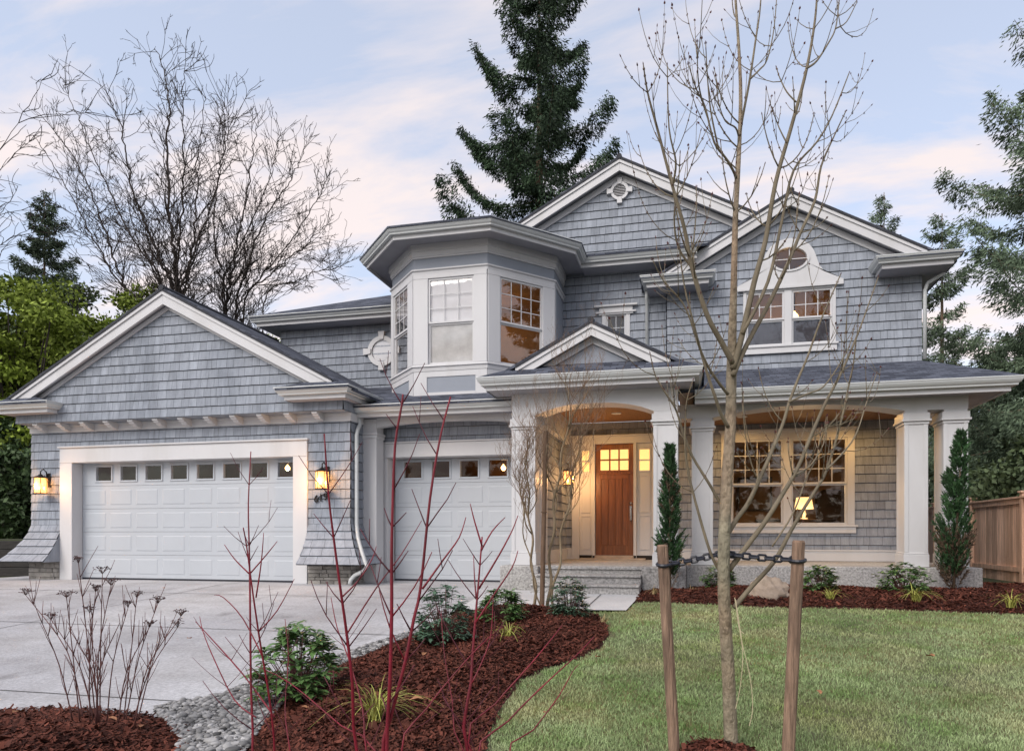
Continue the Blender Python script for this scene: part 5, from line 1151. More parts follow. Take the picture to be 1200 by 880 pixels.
# ---- staked young tree with its stakes and chain ties
def staked_tree():
    Y0 = 4.12; b = at(857, 890, Y0); t = thing('young_maple', (b.x, Y0, gz(Y0)), 'bare young tree with slender upright branches tied between two stakes on the lawn', 'tree'); rng = random.Random(21)
    tr = MB(); br = MB(); bd = MB()
    trunk = [(858, 905), (857, 880), (854, 800), (850, 730), (848, 680), (849, 620), (852, 560), (856, 500), (857, 440), (858, 400), (860, 330), (862, 250), (865, 200), (868, 120), (866, 60), (862, 0), (860, -60), (858, -130)]
    rad = [.047, .043, .039, .037, .036, .035, .034, .032, .031, .026, .019, .016, .013, .011, .009, .007, .005, .003]
    pts = smoothpts([at(x, y, Y0 + .05 * math.sin(i)) for i, (x, y) in enumerate(trunk)], 3); rr = np.interp(np.linspace(0, len(rad) - 1, len(pts)), range(len(rad)), rad).tolist(); tr.tube(pts, rr, 12)
    def buds(ptl, r):
        for k in range(2, len(ptl)):
            if rng.random() < .6:
                p = ptl[k]; d = (ptl[k] - ptl[k - 1]).normalized(); s = d.orthogonal().normalized() * (r + .002); s.rotate(Matrix.Rotation(rng.uniform(0, 6.28), 3, d))
                for sg in (-1, 1): q = p + s * sg; bd.tube([q, q + d * .006 + s * sg * .2, q + d * .012], [.0016, .0024, .0006], 4)
        p = ptl[-1]; d = (ptl[-1] - ptl[-2]).normalized(); bd.tube([p, p + d * .008, p + d * .017], [.0022, .0033, .0008], 5)
    def twig(p, v, L_, r, depth=0):
        w_ = wander(p, v, L_, rng, .055, .05, .95); br.tube(w_, taper(len(w_), r, r * .5), 5); buds(w_, r * .7)
        if depth < 1 and L_ > .2:
            for q in range(rng.choice((1, 2, 2))):
                k = rng.randint(1, max(1, len(w_) - 2)); d = (w_[k] - w_[k - 1]).normalized(); o = d.orthogonal(); o.rotate(Matrix.Rotation(rng.uniform(0, 6.28), 3, d)); twig(w_[k], (d + o * .8).normalized(), L_ * rng.uniform(.35, .6), r * .65, depth + 1)
    BR = [  # traced branches: pixels, end depth offset, radii, number of side twig pairs
        ([(859, 426), (845, 400), (829, 370), (811, 314), (802, 268), (788, 218), (770, 150), (759, 109), (754, 77)], -.5, .022, .004, 5), ([(788, 218), (792, 190), (784, 150), (782, 77)], -.2, .009, .0035, 3), ([(811, 314), (795, 290), (790, 255), (795, 215), (797, 180)], -.3, .009, .003, 3),
        ([(859, 432), (870, 391), (884, 330), (897, 282), (909, 214), (927, 150), (943, 91), (952, 45), (957, 2), (958, -60)], .2, .024, .005, 7), ([(859, 440), (876, 402), (902, 354), (925, 305), (938, 273), (955, 235), (962, 196), (975, 165), (991, 131)], .5, .020, .004, 6),
        ([(870, 391), (900, 330), (916, 260), (930, 200), (957, 167), (975, 136), (995, 86)], .45, .014, .004, 4), ([(863, 216), (861, 204), (850, 185), (837, 167), (826, 125), (816, 105), (807, 76)], -.4, .011, .0035, 3), ([(830, 140), (822, 115), (818, 91), (817, 50)], -.3, .007, .003, 2), ([(842, 175), (833, 131), (829, 90), (827, 52)], -.2, .007, .003, 2),
        ([(864, 205), (864, 188), (868, 150), (878, 97), (886, 44), (891, 8), (894, -50)], .3, .013, .004, 4), ([(880, 92), (890, 82), (899, 70), (907, 34), (911, -15)], .3, .007, .003, 2), ([(946, 80), (957, 72), (970, 52), (979, 34), (983, 5), (986, -20)], .3, .008, .003, 2), ([(979, 34), (992, 26), (1004, 3)], .3, .005, .003, 1),
        ([(933, 120), (922, 108), (914, 92), (910, 80)], .0, .006, .003, 1), ([(922, 168), (913, 150), (906, 131)], .0, .006, .003, 1), ([(866, 162), (862, 150), (850, 142), (842, 120), (839, 90)], -.2, .007, .003, 2),
        ([(853, 625), (864, 607), (877, 589), (893, 555), (907, 523), (918, 495), (925, 471), (937, 440), (946, 419), (960, 380), (975, 345), (985, 322)], .35, .019, .004, 5), ([(854, 668), (875, 640), (896, 612), (915, 582), (934, 550), (950, 512), (965, 477), (978, 452), (989, 430), (1005, 392), (1015, 365), (1029, 325)], .55, .021, .004, 5),
        ([(860, 712), (880, 688), (907, 658), (925, 625), (942, 596), (957, 572), (969, 550), (985, 496), (995, 450), (1000, 426), (1003, 398)], .45, .019, .0035, 4), ([(969, 550), (990, 528), (1004, 507), (1016, 470), (1027, 438)], .5, .008, .003, 2), ([(925, 471), (945, 462), (965, 453), (985, 425), (996, 403), (1001, 383)], .5, .008, .003, 2),
        ([(848, 597), (833, 570), (811, 534), (800, 505), (792, 480), (780, 461), (768, 440), (762, 415)], -.3, .012, .003, 3), ([(853, 500), (845, 485), (838, 465), (828, 435), (819, 403), (813, 380), (803, 340), (797, 300), (795, 270)], -.4, .014, .003, 4), ([(853, 462), (842, 448), (830, 430), (820, 408), (815, 391), (800, 355), (778, 330), (765, 305)], -.5, .012, .003, 3),
        ([(845, 672), (832, 646), (815, 588), (806, 550), (803, 523), (803, 495), (805, 469), (812, 446)], -.3, .012, .003, 3), ([(934, 555), (950, 545), (965, 520), (967, 495)], .3, .006, .003, 1), ([(877, 590), (888, 560), (890, 530)], .1, .006, .003, 1), ([(905, 640), (930, 600), (945, 560), (957, 535), (963, 500)], .2, .007, .003, 2)]
    for pxs, dY, r0, r1, ns in BR:
        pts = smoothpts(cane(pxs, Y0, dY), 4); n = len(pts); br.tube(pts, taper(n, r0 * .82, r1 * .8), 8); buds(pts[int(n * .6):], r1)
        for q in range(ns):
            k = min(n - 2, int(n * (.25 + .72 * (q + rng.random() * .7) / ns))); d = (pts[k + 1] - pts[k]).normalized(); o = d.orthogonal(); o.rotate(Matrix.Rotation(rng.uniform(0, 6.28), 3, d)); r = max(.0028, (r0 + (r1 - r0) * k / n) * .33)
            for sg in ((-1, 1) if rng.random() < .6 else (1,)): twig(pts[k], (d * .55 + o * sg + Vector((0, 0, .1))).normalized(), rng.uniform(.18, .50), min(r, .005))
    for k in range(9):
        q = pts; z = rng.uniform(1.9, 4.2); i = min(range(len(rr)), key=lambda j: 0); 
    tp = smoothpts([at(x, y, Y0 + .05 * math.sin(i)) for i, (x, y) in enumerate(trunk)], 3)
    for q in range(10):
        k = rng.randint(32, len(tp) - 3); a = rng.uniform(0, 6.28); twig(tp[k], Vector((math.cos(a), math.sin(a), .5)).normalized(), rng.uniform(.2, .45), .0048)
    tr.build('trunk', YOUNGBARK, t, smooth=True); br.build('branches', mat('maple_branch', (.175, .145, .098), .75, .3, 9, tint=0), t, smooth=True); bd.build('buds', BUD, t)
    # loose twine
    tw = MB(); rng2 = random.Random(2)
    for pxs in ([(861, 700), (868, 745), (875, 775), (880, 800), (882, 830), (878, 850)], [(862, 705), (866, 735), (872, 742)], [(862, 702), (870, 760), (868, 800), (862, 830)]): tw.tube(smoothpts(cane(pxs, Y0 - .07, .0), 4), .0028, 4)
    tag(tw.build('twine', mat('straw_twine', (.46, .40, .26), .8, .2, 20), None, loc=tuple(at(861, 700, Y0 - .07))), 'loose pale twine hanging from the young tree trunk below the chain', 'twine')
    # stakes
    def stake(top, bot, Y, label, r=.035):
        a = at(*top, Y); bb = at(*bot, Y); d = (bb - a).normalized(); e = bb + d * .12; m = MB(); m.tube([e, bb, a - d * -.012, a], [r * 1.03, r * 1.03, r, r * .86], 12); return tag(m.build('wooden_stake', STAKE, None, loc=tuple(e), smooth=False), label, 'stake', 'round wooden stakes beside the young tree')
    SY = 4.10
    stake((776, 638), (791, 892), SY, 'round wooden stake left of the young tree, leaning slightly', .034); stake((936, 633), (923, 895), SY, 'round wooden stake right of the young tree, a little thicker', .036)
    def tie(p0, p1, label, wrap0, wrap1, sag):
        m = MB(); A = at(*p0, SY); B = at(*p1, SY); n = 9
        for i in range(n):
            def q(u): v = A.lerp(B, u); v.z -= sag * 4 * u * (1 - u); return v
            a, b = q((i + .02) / n), q((i + 1.18) / n); d = (b - a).normalized(); s = Vector((0, 0, 1)) if i % 2 == 0 else Vector((0, 1, .35)).normalized(); s = (s - d * s.dot(d)).normalized(); h = .016; L_ = (b - a).length
            loop = [a + s * h * .5, a + d * .008 + s * h, b - d * .008 + s * h, b + s * h * .5, b - s * h * .5, b - d * .008 - s * h, a + d * .008 - s * h, a - s * h * .5, a + s * h * .5]; m.tube(loop, .0075, 6)
        for c, r in (wrap0, wrap1):
            c = Vector(c); m.tube([c + Vector((math.cos(a) * r, math.sin(a) * r, .008 * math.sin(a))) for a in np.linspace(0, 6.283, 17)], .011, 6)
        tag(m.build('chain_tie', BLACKP, None, loc=tuple(A)), label, 'tree tie', 'black plastic chain ties')
    tie((780, 661), (846, 648), 'black plastic chain tie from the left stake to the trunk', (at(778, 661, SY), .040), (at(848, 650, Y0), .047), .006)
    tie((851, 649), (934, 656), 'black plastic chain tie from the trunk to the right stake', (at(934.5, 656, SY), .042), (at(848.5, 646, Y0) + Vector((0, 0, -.018)), .049), .004)
    # mulch ring at the foot
staked_tree()
bed('mulch_ring', ring((.15, 4.04), .21, 18), .02, .15, MULCH, .04); scatter_chips([(ring((.15, 4.04), .23, 18), .02, .15, 1800)], 'mulch_chips')

# ---- corkscrew willow with its stake
def corkscrew():
    Y0 = 8.75; t = thing('corkscrew_willow', (at(638, 715, Y0).x, Y0, gz(Y0) + .08), 'bare twisted corkscrew willow with several stems in front of the left entry column', 'tree'); rng = random.Random(8); m = MB(); tw = MB()
    def curl(p, d, L_, r, depth):
        n = max(5, int(L_ / .07)); ph = rng.uniform(0, 6.28); w_ = rng.uniform(.10, .17); pts = [p.copy()]; amp = .55 if depth else .28
        for i in range(n):
            s = i * L_ / n / w_; o = Vector((math.cos(s + ph), math.sin(s * .9 + ph), .3 * math.sin(s * 1.3))) * amp; dd = (d + o + Vector((0, 0, .18))).normalized(); p = p + dd * L_ / n; pts.append(p.copy()); d = (d * .93 + dd * .05 + Vector((rng.gauss(0, .03), rng.gauss(0, .03), .01))).normalized()
        (m if r > .006 else tw).tube(pts, taper(len(pts), r, max(.0016, r * .38)), 7 if r > .006 else 4)
        if depth < 4:
            for q in range({0: 12, 1: 6, 2: 3, 3: 2}[depth]):
                k = rng.randint(int(n * (.45 if depth == 0 else .2)), n); a = rng.uniform(0, 6.28); v = (d * .9 + Vector((math.cos(a) * .72, math.sin(a) * .55, .5))).normalized(); curl(pts[k], v, L_ * rng.uniform(.32, .55) * (.85 if depth == 0 else 1), r * (1 - .6 * k / n) * .62, depth + 1)
    for (x, dx, L_, r) in ((626, -.10, 2.3, .021), (641, .02, 2.7, .024), (648, .12, 2.4, .020), (634, -.20, 1.9, .012)):
        p = at(x, 715, Y0); p.z = gz(Y0) + .03; curl(p, Vector((dx, rng.uniform(-.08, .08), 1)).normalized(), L_, r, 0)
    m.build('trunk', WILLOW, t, smooth=True); tw.build('twigs', mat('willow_twig', (.20, .13, .085), .75, .3, 8), t, smooth=True)
    a = at(639.5, 505, Y0 - .12); b = at(635, 722, Y0 - .12); b.z = gz(8.6); s = MB(); s.tube([b + Vector((0, 0, -.1)), b, a - Vector((0, 0, .01)), a], [.033, .033, .031, .026], 12); s.tube([a.lerp(b, .45) + Vector((math.cos(q) * .038, math.sin(q) * .038, 0)) for q in np.linspace(0, 6.283, 13)], .006, 5); tag(s.build('wooden_stake', mat('dark_stake', (.135, .085, .055), .85, .35, 6, (6, 6, .6), .4, 14), None, loc=tuple(b)), 'tall dark stake tied beside the corkscrew willow', 'stake')
corkscrew()

# ---- fallen leaves
rng = random.Random(6)
for (px, py, Y, poly, h, w_, txt) in ((22, 853, 3.78, ISLE, .17, .9, 'large tan fallen leaf at the left edge of the mulch mound'), (168, 856, 3.72, ISLE, .17, .9, 'tan fallen leaf on the mulch mound right of the dried shrub'), (132, 852, 3.8, ISLE, .17, .9, 'crumpled brown leaf at the foot of the dried shrub'), (497, 788, 5.6, BEDL, .1, .5, 'brown leaf on the mulch beside the tall crimson dogwood'), (487, 840, 4.35, BEDL, .1, .5, 'brown leaf on the mulch right of the large yellow tuft'), (701, 775, 6.1, None, 0, 0, 'pale fallen leaf on the lawn beside the mulch tip'), (358, 840, 4.2, BEDL, .1, .5, 'small orange leaf on the mulch under the rhododendron'), (1140, 702, 10.6, BEDR, .08, .5, 'pale leaf on the mulch before the fence'), (192, 691, 9.6, None, 0, 0, 'brown leaf lying alone on the upper driveway'), (222, 758, 6.2, None, 0, 0, 'small brown leaf on the middle of the driveway'), (960, 805, 5.3, None, 0, 0, 'small brown leaf on the lawn right of the stakes'), (1090, 770, 6.6, None, 0, 0, 'tan leaf on the open lawn towards the fence'), (640, 835, 4.5, None, 0, 0, 'tiny brown leaf on the near lawn below the red sprays')):
    p = at(px, py, Y); z = (float(mound(np.array([[p.x, Y]]), poly, h, w_)[0]) if poly else gz(Y) + .02) + .03; m = MB(); a = rng.uniform(0, 6.28); s = .055 if 'large' in txt or 'tan' in txt else .038; e = Vector((math.cos(a), math.sin(a), .15)) * s; f_ = Vector((-math.sin(a), math.cos(a), .1)) * s * .55; c = Vector((p.x, Y, z)); up = Vector((0, 0, s * .35))
    m.poly([c - e, c - e * .3 + f_ + up, c]); m.poly([c - e * .3 + f_ + up, c + e * .5 + f_ * .8 + up * .6, c]); m.poly([c + e * .5 + f_ * .8 + up * .6, c + e * 1.1, c]); m.poly([c + e * 1.1, c + e * .5 - f_ * .8 + up, c]); m.poly([c + e * .5 - f_ * .8 + up, c - e * .3 - f_ + up * .7, c]); m.poly([c - e * .3 - f_ + up * .7, c - e, c])
    tag(m.build('fallen_leaf', DEADLEAF, None, loc=tuple(c)), txt, 'leaf', 'fallen leaves')

# ================================================================== BACKGROUND TREES
def bare_tree(px, Y, H_, spread, seed, label, stems=1, r0=.2, depth=6, lean=0.0, base_z=0.0, group='tall bare trees behind the garage', rmin=.013):
    "vase of trunks that keep forking: main limbs fan out and turn upwards, twigs fill the shell of the crown"
    p = at(px, 627, Y); t = thing('bare_tree', (p.x, Y, base_z), label, 'tree', group); rng = random.Random(seed); tk = MB(); tw = MB()
    b0 = Vector((p.x, Y, base_z))
    def limb(p, d, L_, r, dep, curl):
        n = max(5, int(L_ / .32)); pts = [p.copy()]; ax = d.orthogonal().normalized(); ph = rng.uniform(0, 6.28)
        for i in range(n):
            jt = .10 if dep < 2 else .24; w_ = Vector((rng.gauss(0, jt), rng.gauss(0, jt), rng.gauss(0, jt * .8))) + ax * math.sin(ph + i * 1.3) * .09
            d = (d + w_ + Vector((0, 0, curl))).normalized(); p = p + d * (L_ / n); pts.append(p.copy())
        e = max(rmin * .55, r * .55); (tk if dep < 2 else tw).tube(pts, taper(len(pts), r, e), 8 if dep < 2 else (5 if dep < 4 else 3), cap=False)
        if dep >= depth: return
        for q in range(2 if dep < 1 else rng.choice((2, 2, 3))):      # terminal fork
            o = d.orthogonal().normalized(); o.rotate(Matrix.Rotation(rng.uniform(0, 6.28), 3, d)); limb(p, (d + o * rng.uniform(.25, .75) * spread).normalized(), L_ * rng.uniform(.58, .80), max(rmin, e * rng.uniform(.7, .95)), dep + 1, curl * .9)
        m = {0: 2, 1: 3, 2: 3, 3: 2, 4: 2}.get(dep, 1)
        for q in range(m):                                            # side limbs along the length
            k = rng.randint(max(1, int(n * .3)), n); dd = (pts[k] - pts[k - 1]).normalized(); o = dd.orthogonal().normalized(); o.rotate(Matrix.Rotation(rng.uniform(0, 6.28), 3, dd)); o.z = o.z * .5
            limb(pts[k], (dd * .75 + o * rng.uniform(.5, .9) * spread).normalized(), L_ * rng.uniform(.42, .66), max(rmin, r * rng.uniform(.3, .5)), dep + (1 if dep < 2 else 2), curl)
    tot = sum(.69 ** k for k in range(depth + 1)) * .92
    for s in range(stems):
        a = s * 6.283 / max(1, stems) + rng.uniform(-.3, .3); k = stems > 1; d = Vector((math.cos(a) * .34 * spread * k + lean, math.sin(a) * .25 * spread * k, 1)).normalized(); limb(b0 + Vector((math.cos(a) * .15 * k, math.sin(a) * .15 * k, -.2)), d, H_ / tot * rng.uniform(.9, 1.08), r0 * rng.uniform(.8, 1.1), 0, .03)
    tk.build('trunk', BARK, t, smooth=True); tw.build('branches', BARK, t, smooth=True)
def traced_tree(base, Y, limbs, r0, seed, label, fine=1.0):
    "main limbs read from the photograph, each at its own depth; three orders of side branches grown on them"
    p = at(base, 627, Y); t = thing('bare_tree', (p.x, Y, 0), label, 'tree', 'tall bare trees behind the garage'); rng = random.Random(seed); tk = MB(); tw = MB(); up = Vector((0, 0, 1))
    def shoot(p, d, L_, r, dep):
        n = max(4, int(L_ / .30)); pts = [p.copy()]; sw = Vector((rng.gauss(0, .05), rng.gauss(0, .05), .02))
        for i in range(n):
            d = (d + Vector((rng.gauss(0, .15), rng.gauss(0, .15), rng.gauss(0, .10))) + sw + up * .045).normalized(); p = p + d * (L_ / n); pts.append(p.copy())
        tw.tube(pts, taper(n + 1, r, max(.007, r * .4)), 5 if r > .03 else 3, cap=False)
        if dep < 3:
            for q in range(int({0: 5.5, 1: 5, 2: 3.8}[dep] * fine * (.6 + .4 * rng.random()) * min(1.3, L_ / {0: 2.2, 1: 1.1, 2: .6}[dep]))):
                k = rng.randint(1, n); dd = (pts[k] - pts[k - 1]).normalized(); o = dd.orthogonal().normalized(); o.rotate(Matrix.Rotation(rng.uniform(0, 6.28), 3, dd)); v = (dd + o * rng.uniform(.45, .9)).normalized(); shoot(pts[k], v, L_ * rng.uniform(.32, .58) * (1.1 - .4 * k / n), max(.010, r * (1 - .5 * k / n) * .55), dep + 1)
    for pxs, dY, rs in limbs:
        n0 = len(pxs); b_ = Vector((p.x + rng.gauss(0, .1), Y, -.2)); q_ = [at(x, y, Y + dY * (k + 1) / n0) for k, (x, y) in enumerate(pxs)]; d_ = (q_[1] - q_[0]).normalized(); m_ = q_[0] - d_ * 1.2; pts = [b_] + [b_.lerp(m_, f) for f in (.2, .4, .6, .8)] + [m_] + q_; pts = smoothpts(pts, 7); n = len(pts)
        for k in range(2, n): pts[k] = pts[k] + Vector((rng.gauss(0, .03), rng.gauss(0, .04), 0))
        rr = [r0 * rs * (1 - .88 * (k / (n - 1)) ** .85) for k in range(n)]; tk.tube(pts, rr, 8)
        ln = sum((pts[k + 1] - pts[k]).length for k in range(n - 1)); vis = int(n * .27)
        for q in range(int(ln * 2.7 * fine)):
            k = rng.randint(vis, n - 2); f = (k - vis) / (n - vis); d = (pts[k + 1] - pts[k]).normalized(); o = d.orthogonal().normalized(); o.rotate(Matrix.Rotation(rng.uniform(0, 6.28), 3, d)); o.y *= .8; shoot(pts[k], (d * .8 + o * rng.uniform(.5, .85)).normalized(), rng.uniform(1.3, 2.9) * (1.15 - .65 * f), max(.012, rr[k] * .5), 0)
    tk.build('trunk', BARK, t, smooth=True); tw.build('branches', BARK, t, smooth=True)
traced_tree(208, 22.5, [([(203, 290), (200, 259), (196, 207), (197, 150), (198, 125), (192, 85), (184, 60)], .4, 1), ([(190, 310), (177, 278), (163, 245), (153, 211), (146, 175), (143, 149), (132, 122), (119, 100)], -1.2, .8), ([(143, 330), (130, 290), (119, 259), (95, 200), (62, 152), (40, 128)], .9, .75), ([(150, 340), (130, 318), (110, 280), (88, 240), (60, 190), (38, 158)], -1.6, .7), ([(220, 320), (227, 280), (230, 240), (231, 190), (236, 150), (240, 112)], 1.5, .8), ([(211, 340), (225, 300), (240, 262), (252, 225), (262, 185), (268, 150), (262, 120)], -.9, .7), ([(170, 300), (150, 270), (120, 205), (100, 160), (82, 118), (75, 95)], 2.0, .65), ([(210, 280), (214, 220), (216, 160), (214, 110), (216, 82)], -2.0, .7)], .112, 31, 'tall bare tree with several trunks rising behind the garage gable')
traced_tree(268, 24.5, [([(268, 340), (272, 316), (280, 270), (287, 243), (294, 200), (297, 173), (303, 142)], .3, 1), ([(312, 326), (336, 305), (358, 288), (375, 270), (386, 262)], -1.0, .7), ([(258, 320), (250, 272), (253, 230), (258, 197), (262, 165), (264, 140)], 1.1, .75), ([(288, 320), (306, 268), (322, 238), (334, 221), (348, 195), (357, 175)], -1.5, .75), ([(345, 330), (372, 318), (384, 316), (394, 318)], .6, .55), ([(276, 300), (300, 250), (318, 205), (326, 170), (330, 150)], 1.6, .65), ([(300, 332), (335, 290), (362, 250), (378, 222), (384, 205)], -.4, .65)], .095, 12, 'rounder bare tree behind the garage roof, right of the tallest one')
bare_tree(-75, 20, 17.0, .8, 17, 'bare tree reaching in from the left edge of the view', 2, .14, 5, .0)

def conifer(px, Y, H_, rad, seed, label, material, nb=90, z0=0.0, droop=.25, start=.12, dens=1.0, tip=.35, group='tall conifers behind the house', name='fir_tree', lean=0.0, hang=.5, nl=.30, power=.8, gap=0.0, trunk_r=None):
    p = at(px, 627, Y); t = thing(name, (p.x, Y, z0), label, 'tree', group); rng = np.random.default_rng(seed); pr = random.Random(seed); tk = MB(); br = MB(); P = []; DD = []; T = []
    tr = trunk_r or H_ * .012; tk.tube([(p.x + lean * u, Y, z0 + H_ * u) for u in np.linspace(-.02, 1, 14)], [max(.015, tr * (1 - u) ** .9) for u in np.linspace(0, 1, 14)], 9)
    for i in range(nb):
        u = start + (1 - start) * (i + pr.random()) / nb; env = (1 - u) ** power
        if pr.random() < gap: continue
        L_ = rad * env * pr.uniform(.42, 1.2) + .25; a = i * 2.39996 + pr.uniform(-.5, .5); d = np.array([math.cos(a), math.sin(a)]); base = np.array([p.x + lean * u, Y, z0 + H_ * u]); n = 10; pts = []
        rise = pr.uniform(-.15, .35) * (.5 + u)
        for k in range(n + 1):
            s = k / n; pts.append(base + np.array([d[0] * L_ * s, d[1] * L_ * s, L_ * (rise * s - droop * math.sin(s * 2.6) + tip * s ** 3 * .9)]))
        br.tube([tuple(q) for q in pts], [max(.006, .028 * L_ / 3 * (1 - .85 * k / n)) for k in range(n + 1)], 4, cap=False); tt = pr.random()
        m = int(150 * dens * L_ / 3)
        s = rng.random(m) ** .75 * .93 + .07; k = np.minimum((s * n).astype(int), n - 1); fr = (s * n - k)[:, None]; pt = np.array(pts); c = pt[k] * (1 - fr) + pt[k + 1] * fr
        side = np.array([-d[1], d[0], 0]); wdt = (.34 * L_ * np.sin(np.clip(s, 0, 1) * 2.7) ** .8 * .55 + .06); lat = rng.uniform(-1, 1, m) * wdt
        c = c + side[None] * lat[:, None]; c[:, 2] -= np.abs(lat) * .25 + rng.random(m) * .10
        dv = np.stack([d[0] * .7 + side[0] * np.sign(lat) * .6, d[1] * .7 + side[1] * np.sign(lat) * .6, np.full(m, -hang)], 1) + rng.normal(size=(m, 3)) * .35
        cl = np.clip(tt * .5 + .25 + .25 * np.sin(s * 9 + a * 3) + rng.normal(size=m) * .13, 0, 1)
        for q in range(9):
            P.append(c + rng.normal(size=(m, 3)) * .08); DD.append(dv + rng.normal(size=(m, 3)) * .45); T.append(np.clip(cl + rng.normal(size=m) * .1, 0, 1))
    P = np.concatenate(P); DD = np.concatenate(DD); T = np.concatenate(T); V, F = leaf_cloud(P, DD, rng.uniform(.4, 1.0, len(P)) * nl * .75, rng.uniform(.06, .12, len(P)) * nl * .75, rng)
    tk.build('trunk', FIRBARK, t, smooth=True); br.build('branches', FIRBARK, t); np_mesh('crown', V, F, T, material, t)
conifer(632, 26, 24.5, 5.0, 3, 'tall dark fir rising behind the house between the bay and the main gable', FIR, 74, 0, .18, .30, 1.75, .42, hang=1.0, nl=.32, power=.50, gap=.05, trunk_r=.33)
conifer(52, 27, 17.8, 3.9, 5, 'dark pointed spruce at the left behind the leafy trees', SPRUCE, 95, 0, .15, .2, 1.1, .25, name='spruce_tree', nl=.34)
conifer(1036, 34, 17.0, 2.6, 7, 'slim conifer top showing over the right gable roof', FIRL, 70, 0, .15, .3, .8, .3, nl=.32, gap=.2)
conifer(1104, 30, 14.0, 3.2, 9, 'sparse conifer just right of the upper gable wall corner', FIRL, 70, 0, .25, .2, .8, .3, nl=.32, gap=.25)
conifer(1246, 20, 15.6, 4.4, 11, 'large drooping conifer at the right edge, nearest to the fence', FIRL, 85, 0, .22, .12, 1.15, .2, hang=.8, nl=.26, power=.65, gap=.05)
conifer(1165, 26, 7.4, 3.8, 13, 'bushy conifer behind the fence right of the paired columns', FIRL, 75, 0, .2, .05, 1.0, .2, nl=.32)
conifer(1225, 28, 9, 4.0, 15, 'shaded conifer behind the large one at the right edge', FIRL, 80, 0, .2, .08, 1.0, .2, nl=.34)
conifer(1112, 29, 6.2, 3.4, 16, 'low conifer seen through the gap of the paired columns', FIRL, 60, 0, .2, .05, 1.0, .2, nl=.34)
conifer(490, 36, 17.6, 2.0, 17, 'tiny conifer tip peeking over the bay roof', FIRL, 40, 0, .12, .5, .8, .3, nl=.34)
conifer(578, 30, 15.8, 2.0, 18, 'slender conifer top left of the tall dark fir', FIR, 44, 0, .2, .4, .8, .2, nl=.34)
conifer(1290, 24, 9, 3.6, 19, 'bushy conifer beyond the fence outside the right edge', FIRL, 60, 0, .2, .05, 1.0, .2, nl=.32)

def leafy(px, Y, zc_, size, seed, label, material, n=5200, z0=0.0, ls=.16, clumps=26, cat='tree', name='leafy_tree', group='leafy trees left of the garage', stems=5):
    p = at(px, 627, Y); t = thing(name, (p.x, Y, z0), label, cat, group); rng = np.random.default_rng(seed); pr = random.Random(seed); tk = MB(); c0 = np.array([p.x, Y, zc_]); S = np.array(size); P = []; DD = []; T = []
    cs = []
    for i in range(clumps):
        v = rng.normal(size=3); v /= np.linalg.norm(v); r = rng.random() ** .4; c = c0 + v * S * r * .85; cs.append(c); cr = rng.uniform(.16, .34) * S.mean(); tt = rng.uniform(.1, .9)
        m = n // clumps; w = rng.normal(size=(m, 3)); w /= np.linalg.norm(w, axis=1, keepdims=True); rr = rng.random(m) ** .55 * cr; q = c + w * rr[:, None] * np.array([1.25, 1.25, .6]); P.append(q); DD.append(w * .5 + rng.normal(size=(m, 3)) * .6 + np.array([0, 0, -.2])); T.append(np.clip(tt + rng.normal(size=m) * .16, 0, 1))
    b = np.array([p.x, Y, z0 - .1])
    for c in cs:
        f = b + np.array([pr.gauss(0, .25), pr.gauss(0, .25), 0]) if stems > 1 else b; m_ = f * .45 + c * .55 + np.array([0, 0, .4]); tk.tube([tuple(f), tuple(m_), tuple(c)], [.06, .035, .012], 5, cap=False)
    P = np.concatenate(P); V, F = leaf_cloud(P, np.concatenate(DD), rng.uniform(.6, 1.3, len(P)) * ls, rng.uniform(.22, .36, len(P)) * ls, rng); tk.build('trunk', BARK, t, smooth=True); np_mesh('crown', V, F, np.concatenate(T), material, t)
leafy(12, 17.5, 6.9, (2.7, 1.8, 3.0), 1, 'yellow-green leafy tree at the left edge above the garage eave', LIME, 13000, clumps=46, ls=.17)
leafy(105, 19.5, 6.9, (3.0, 1.8, 2.7), 2, 'yellow-green leafy tree just left of the garage gable', LIME, 11000, clumps=40, ls=.18)
leafy(186, 22, 8.9, (2.4, 1.6, 2.0), 3, 'light green foliage peeking over the garage gable peak', LIME, 6000, clumps=30, ls=.18)
leafy(290, 24, 7.8, (2.6, 1.6, 1.5), 4, 'thin green scrub low behind the garage roof ridge', LIME, 2600, clumps=26, ls=.18)
leafy(62, 22, 8.2, (3.6, 1.8, 3.4), 21, 'olive green leafy tree behind the yellow-green ones at the left', OLIVE, 9000, clumps=40, ls=.18)
leafy(150, 24, 8.6, (2.8, 1.6, 3.2), 22, 'mid green leafy tree rising behind the left slope of the garage gable', LIME, 6000, clumps=34, ls=.17)
leafy(-40, 16.0, 3.2, (2.8, 1.8, 2.2), 5, 'deep green leafy shrub tree below the left eave', LIME, 9000, clumps=36, ls=.17)
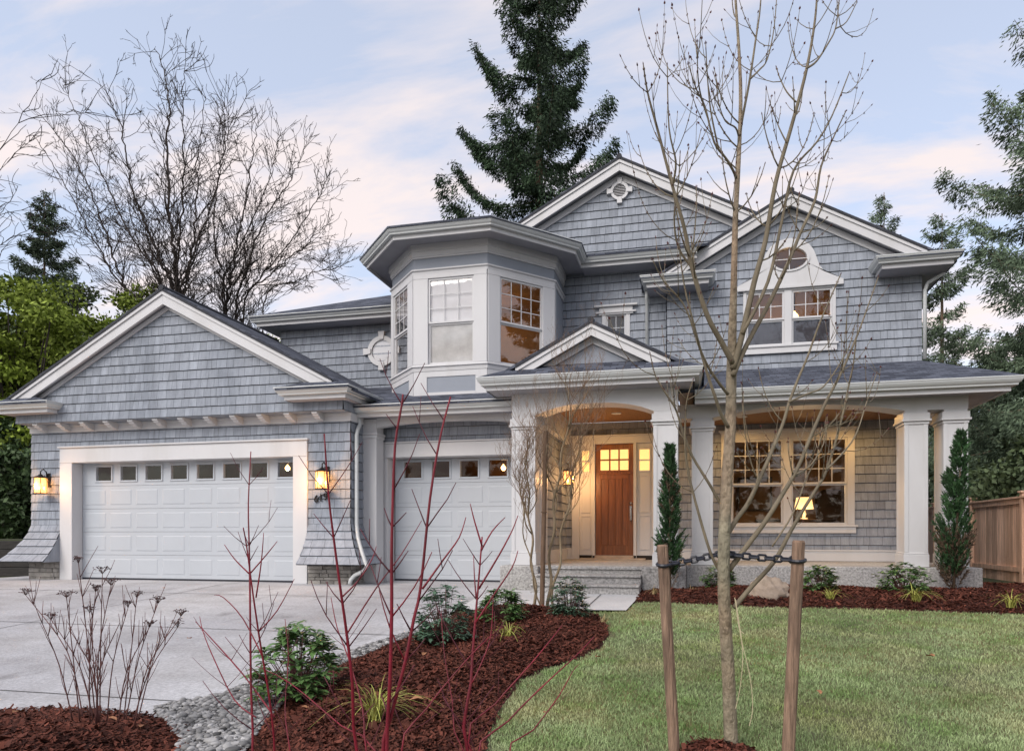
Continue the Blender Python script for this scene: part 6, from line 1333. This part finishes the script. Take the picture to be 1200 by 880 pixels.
leafy(22, 15.2, 1.9, (2.0, 1.5, 1.7), 6, 'dark laurel hedge clump right against the left corner of the garage', DARKLEAF, 12000, z0=.7, clumps=40, ls=.16, cat='shrub', name='laurel_shrub', group='dark laurels beside the garage')
leafy(-55, 14.6, 1.8, (2.2, 1.5, 1.8), 7, 'dark laurel hedge clump at the far left edge', DARKLEAF, 12000, z0=.7, clumps=40, ls=.16, cat='shrub', name='laurel_shrub', group='dark laurels beside the garage')
leafy(10, 17.0, 3.6, (2.4, 1.4, 1.8), 8, 'dark laurel tree behind the left corner lantern', DARKLEAF, 9000, z0=.7, clumps=36, ls=.17, cat='tree', name='laurel_tree', group='dark laurels beside the garage')
leafy(1145, 21, 1.5, (2.4, 1.6, 1.3), 9, 'olive bush standing behind the board fence post', OLIVE, 5000, clumps=30, ls=.16, cat='shrub', name='laurel_shrub', group='bushes behind the fence')
leafy(1205, 17.5, 2.0, (2.0, 1.5, 1.4), 10, 'olive green bush behind the fence at the right edge', OLIVE, 6000, clumps=30, ls=.15, cat='shrub', name='laurel_shrub', group='bushes behind the fence')
# across the street and beside the lot, seen only as reflections in the panes
bare_tree(640, -16, 15, .9, 51, 'bare street tree across the road, reflected in the upstairs panes', 2, .17, 5, 0, -.8, 'trees across the street')
def conifer_at(x, y, *a, **k):
    global at
    keep = at; at = lambda px, py, Y: Vector((x, y, 0))
    conifer(0, y, *a, **k); at = keep
conifer_at(9, -22, 21, 4.0, 71, 'conifer across the road, reflected in the upstairs panes', FIR, 60, -.8, .2, .1, .6, .2, nl=.5, group='trees across the street')
conifer_at(17, 8.5, 18, 4.2, 72, 'conifer beside the lot, reflected in the bay windows', FIR, 60, -.1, .2, .1, .6, .2, nl=.5, group='trees beside the lot')

for k, (x, y, h) in enumerate(((-14, -24, 15), (-4, -26, 18), (3.5, -25, 13), (17, -25, 17), (-24, -22, 16))):  # row added behind the camera to keep bright sky out of the panes
    conifer_at(x, y, h, 4.6, 80 + k, 'dark conifer in the row across the road, ' + ('far left', 'left', 'middle and short', 'right', 'leftmost')[k] + ', seen as a reflection', FIR, 46, -.8, .2, .04, .5, .2, nl=.6, group='trees across the street')
